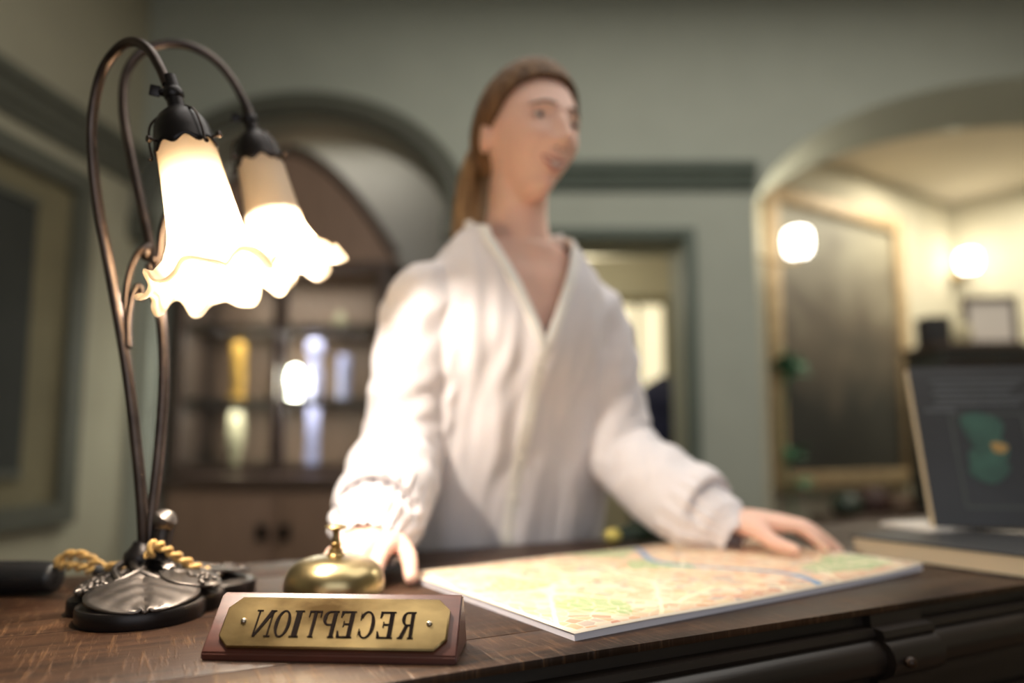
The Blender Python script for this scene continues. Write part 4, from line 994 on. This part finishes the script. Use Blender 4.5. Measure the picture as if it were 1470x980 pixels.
lathe_thing('decanter', 'pale lilac decanter with round stopper on the middle cabinet shelf', 'decanter', [(.042, 0), (.046, .02), (.042, .15), (.026, .20), (.026, .22), (.044, .25), (.048, .285), (.038, .32), (0, .335)], M['lilac'], (cabx(450), 3.72, SZ1))
lathe_thing('vase', 'slim lilac glass vase on the middle shelf nearest the white sleeve', 'vase', [(.04, 0), (.04, .01), (.03, .03), (.034, .14), (.032, .24), (0, .238)], M['lilac'], (cabx(493), 3.72, SZ1))
lathe_thing('jar', 'ivory lidded jar between the lilac pieces and the sleeve', 'jar', [(.03, 0), (.036, .02), (.036, .08), (.02, .1), (.016, .115), (0, .118)], M['ivory'], (cabx(483, 3.82), 3.86, SZ2))
lathe_thing('bottle', 'grey-green bottle at the middle shelf behind the glowing reflection', 'bottle', [(.03, 0), (.032, .02), (.032, .17), (.014, .22), (.014, .28), (0, .28)], M['niche'], (cabx(397), 3.78, SZ1))
lathe_thing('bowl', 'small brown bowl on the lower cabinet shelf', 'bowl', [(.03, 0), (.034, .01), (.07, .06), (.075, .075), (.068, .07), (.03, .02), (0, .018)], M['brown_china'], (cabx(385), 3.70, SZ0))
lathe_thing('jug', 'brown china jug on the lower shelf beside the tall lilac vase', 'jug', taper(.05, .16), M['brown_china'], (cabx(322, 3.84), 3.84, SZ0))
lathe_thing('reflection_glow', 'small glowing oval standing in for a lamp reflection in the cabinet glass', 'lamp', [(.03, 0), (.03, .01), (.010, .02), (.010, .035), (.026, .055), (.034, .09), (.032, .130), (.020, .16), (0, .168)], M['cab_reflection'], (cabx(422, 3.62), 3.62, SZ1))  # added glowing solid in place of the table lamp's reflection in the door

# ------------------------------------------------------------------ doorway contents
ch = thing('chest', 'dark wooden chest standing inside the doorway', 'chest', (.98, 4.25, 0))
bm = bmesh.new(); box(bm, -.24, .22, -.2, .2, 0, .92, .01); obj('carcass', bm, M['dark_panel'], ch)
for k in range(3):
    bm = bmesh.new(); box(bm, -.22, .20, -.215, -.199, .06+.28*k, .31+.28*k, .006); dr = obj('drawer', bm, M['dark_oak'], ch)
    bm = bmesh.new(); ball(bm, (-.01, -.225, .19+.28*k), .016, u=10, v=8); obj('knob', bm, M['brass_dark'], dr)
def cloth(nm, lab, c, r, sx, sy, sz, m, seed):
    bm = bmesh.new(); ball(bm, (0, 0, 0), r, sx, sy, sz, 32, 20)
    for q in bm.verts:
        q.co += q.co.normalized()*noise.noise(q.co*9+Vector((seed, 0, 0)))*.05
    zmin = min(q.co.z for q in bm.verts)
    for q in bm.verts: q.co.z = max(q.co.z-zmin-.02, 0)
    o = obj(nm, bm, m); o.location = c; return tag(o, lab, 'cloth')
cloth('folded_coat', 'dark blue cloth bundle on the chest inside the doorway', (.96, 4.27, .921), .22, 1.0, .8, 1.35, M['navy'], 1)
cloth('scarf', 'greyish lilac cloth bunched in front of the blue bundle', (1.02, 4.10, .921), .06, 1.2, .7, 1.1, M['grey_cloth'], 5)

# ------------------------------------------------------------------ side-room contents
def onP(s, out, z): return Vector((P0[0], P0[1], z))+dP*s+nP*out
pic = thing('framed_painting', 'large dark painting in a gilt frame on the side-room wall', 'painting', onP(.72, .03, 1.69), AP)
PW, PH = .68, .87
for x0, x1, z0, z1 in ((-PW, -PW+.10, -PH, PH), (PW-.10, PW, -PH, PH), (-PW+.10, PW-.10, PH-.10, PH), (-PW+.10, PW-.10, -PH, -PH+.10)):
    bm = bmesh.new(); box(bm, x0, x1, -.05, .02, z0, z1, .018); obj('frame_rail', bm, M['gilt'], pic)
bm = bmesh.new(); box(bm, -PW+.08, PW-.08, -.012, .015, -PH+.08, PH-.08); obj('canvas', bm, M['painting'], pic, sm=False)
def sconce(loc, nd, lab, arm=.12, pw=4):
    t = thing('wall_sconce', lab, 'lamp', loc); n_ = Vector(nd)
    bm = bmesh.new(); lathe(bm, [(.045, 0), (.045, .008), (.03, .016), (0, .018)], 20, frame(n_, (0, 0, -.06))); obj('back_plate', bm, M['brass_dark'], t)
    e_ = n_*arm; bm = bmesh.new(); tube(bm, spline([Vector((0, 0, -.06))+n_*.01, n_*arm*.6+Vector((0, 0, -.10)), e_+Vector((0, 0, -.085)), e_+Vector((0, 0, -.06))], 6), .008, 8); obj('arm', bm, M['brass_dark'], t)
    bm = bmesh.new(); lathe(bm, [(.03, -.062), (.055, -.055), (.066, -.02), (.068, .03), (.060, .065), (.04, .075), (0, .078)], 24, Matrix.Translation(e_)); obj('globe', bm, M['sconce'], t)
    l = bpy.data.lights.new('sconce_light', 'POINT'); l.energy = pw; l.color = (1, .88, .68); l.shadow_soft_size = .06
    lo = bpy.data.objects.new('sconce_light', l); COL.objects.link(lo); lo.parent = t; lo.location = e_+Vector((0, 0, .16))
sconce((1.222, 3.55, 2.115), (1, 0, 0), 'glowing wall lamp on the arch jamb in front of the painting', .27, 2.5)
d2 = Vector((P2[0]-P1[0], P2[1]-P1[1], 0)).normalized(); n2 = Vector((d2.y, -d2.x, 0))
sc = at(1380, 382, 4.85); sconce((P1[0]-.02, P1[1]-.06, sc.z), (-.15, -1, 0), 'glowing wall lamp in the far corner above the small framed picture', .16, 1.0)
# tall dark cabinet carrying the small frame and boxes
tc_ = at(1400, 497, 3.95)
tcab = thing('tall_cabinet', 'tall dark cabinet behind the black display board', 'cabinet', (tc_.x, 3.95, 0))
bm = bmesh.new(); box(bm, -.30, .36, -.15, .2, 0, tc_.z-.03, .008); obj('carcass', bm, M['dark_panel'], tcab)
bm = bmesh.new(); box(bm, -.32, .38, -.17, .21, tc_.z-.03, tc_.z, .006); obj('top_board', bm, M['cab_dark'], tcab)
for s in (0, 1):
    bm = bmesh.new(); box(bm, -.28+.32*s, .02+.32*s, -.168, -.149, .08, tc_.z-.08, .006); dd = obj('door', bm, M['dark_oak'], tcab)
    bm = bmesh.new(); ball(bm, (.0+.07*s, -.18, 1.0), .015, u=10, v=8); obj('knob', bm, M['brass_dark'], dd)
fz = tc_.z
pf = thing('picture_frame', 'small dark picture frame with white mount on the tall cabinet', 'picture', (at(1421, 460, 3.95).x, 3.95, fz), -.1)
for x0, x1, z0, z1 in ((-.15, -.12, 0, .29), (.12, .15, 0, .29), (-.12, .12, 0, .03), (-.12, .12, .26, .29)):
    bm = bmesh.new(); box(bm, x0, x1, -.012, .012, z0, z1, .003); obj('frame_rail', bm, M['cab_dark'], pf)
bm = bmesh.new(); box(bm, -.122, .122, -.004, .008, .028, .262); obj('mount', bm, M['white_paper'], pf, sm=False)
bm = bmesh.new(); box(bm, -.015, .015, .012, .09, 0, .20); obj('strut', bm, M['cab_dark'], pf, sm=False)
bx = thing('box', 'dark box on the tall cabinet left of the small picture', 'box', (at(1342, 480, 3.95).x, 3.95, fz))
bm = bmesh.new(); box(bm, -.075, .06, -.06, .06, 0, .14, .004); obj('body', bm, M['black_cover'], bx)
bm = bmesh.new(); box(bm, -.078, .063, -.063, .063, .14, .165, .004); obj('lid', bm, M['black_cover'], bx)
lathe_thing('pot', 'pale china pot between the dark box and the small picture', 'pot', [(.03, 0), (.04, .01), (.05, .05), (.045, .09), (.035, .11), (.03, .105), (0, .1)], M['ivory'], (at(1375, 480, 3.9).x, 3.86, fz))
# low console under the painting with pots
tz = .70
con = thing('console_table', 'low dark console table under the large painting', 'table', onP(.55, .30, 0), AP)
bm = bmesh.new(); box(bm, -.37, .37, -.15, .15, tz-.03, tz, .004); obj('tabletop', bm, M['cab_dark'], con)
for x in (-.33, .33):
    for y in (-.12, .12):
        bm = bmesh.new(); tube(bm, [Vector((x, y, 0)), Vector((x, y, .35)), Vector((x, y, tz-.03))], [.018, .022, .026], 10); obj('leg', bm, M['cab_dark'], con)
def low(nm, lab, s, r, h, m):
    bm = bmesh.new(); lathe(bm, [(r*.6, 0), (r*.9, h*.2), (r, h*.55), (r*.75, h*.9), (r*.5, h), (0, h*.95)], 20); o = obj(nm, bm, m); o.location = onP(s, .30, tz+.0005); return tag(o, lab, 'pot')
low('pot', 'dark green rounded pot on the low console', .30, .085, .115, M['dark_green']); low('pot', 'dark reddish brown pot in the middle of the low console', .54, .095, .135, M['terracotta']); low('pot', 'tan pot at the right end of the low console', .80, .075, .09, M['brown_china'])
# trailing plant beside the painting
pt = thing('potted_plant', 'slender green plant climbing the left side of the painting', 'plant', onP(.06, .13, 0))
bm = bmesh.new(); lathe(bm, [(.055, 0), (.075, .2), (.082, .24), (.075, .24), (.065, .2), (0, .19)], 20); obj('pot', bm, M['terracotta'], pt)
stemp = spline([Vector((0, 0, .19)), Vector((.02, 0, .7)), Vector((-.02, .01, 1.15)), Vector((.03, 0, 1.58))], 8)
bm = bmesh.new(); tube(bm, stemp, .007, 8); obj('stem', bm, M['leaf'], pt)
lm = None
for k in range(26):
    c = stemp[9] if k < 7 else stemp[-2]; z_ = 1.0 if k < 4 else .86 if k < 8 else 1.44+.012*(k % 10)
    if lm is None:
        bm = bmesh.new(); rows = []
        for i in range(6):
            t = i/5; wl = .032*sin(pi*min(1, t*.93+.05)); rows.append([bm.verts.new((.12*t, y*wl, .02*sin(pi*t)-.006*abs(y))) for y in (-1, 0, 1)])
        for P_, Q in zip(rows, rows[1:]):
            for q in range(2): bm.faces.new((P_[q], P_[q+1], Q[q+1], Q[q]))
        o = obj('leaf', bm, M['leaf'], pt); lm = o.data
    else:
        o = bpy.data.objects.new('leaf', lm); COL.objects.link(o); o.parent = pt
    o.location = (c.x, c.y, z_); o.rotation_euler = (random.uniform(-.6, .6), random.uniform(-.7, .5), random.uniform(0, 6.28)); o.scale = [random.uniform(.7, 1.1)]*3
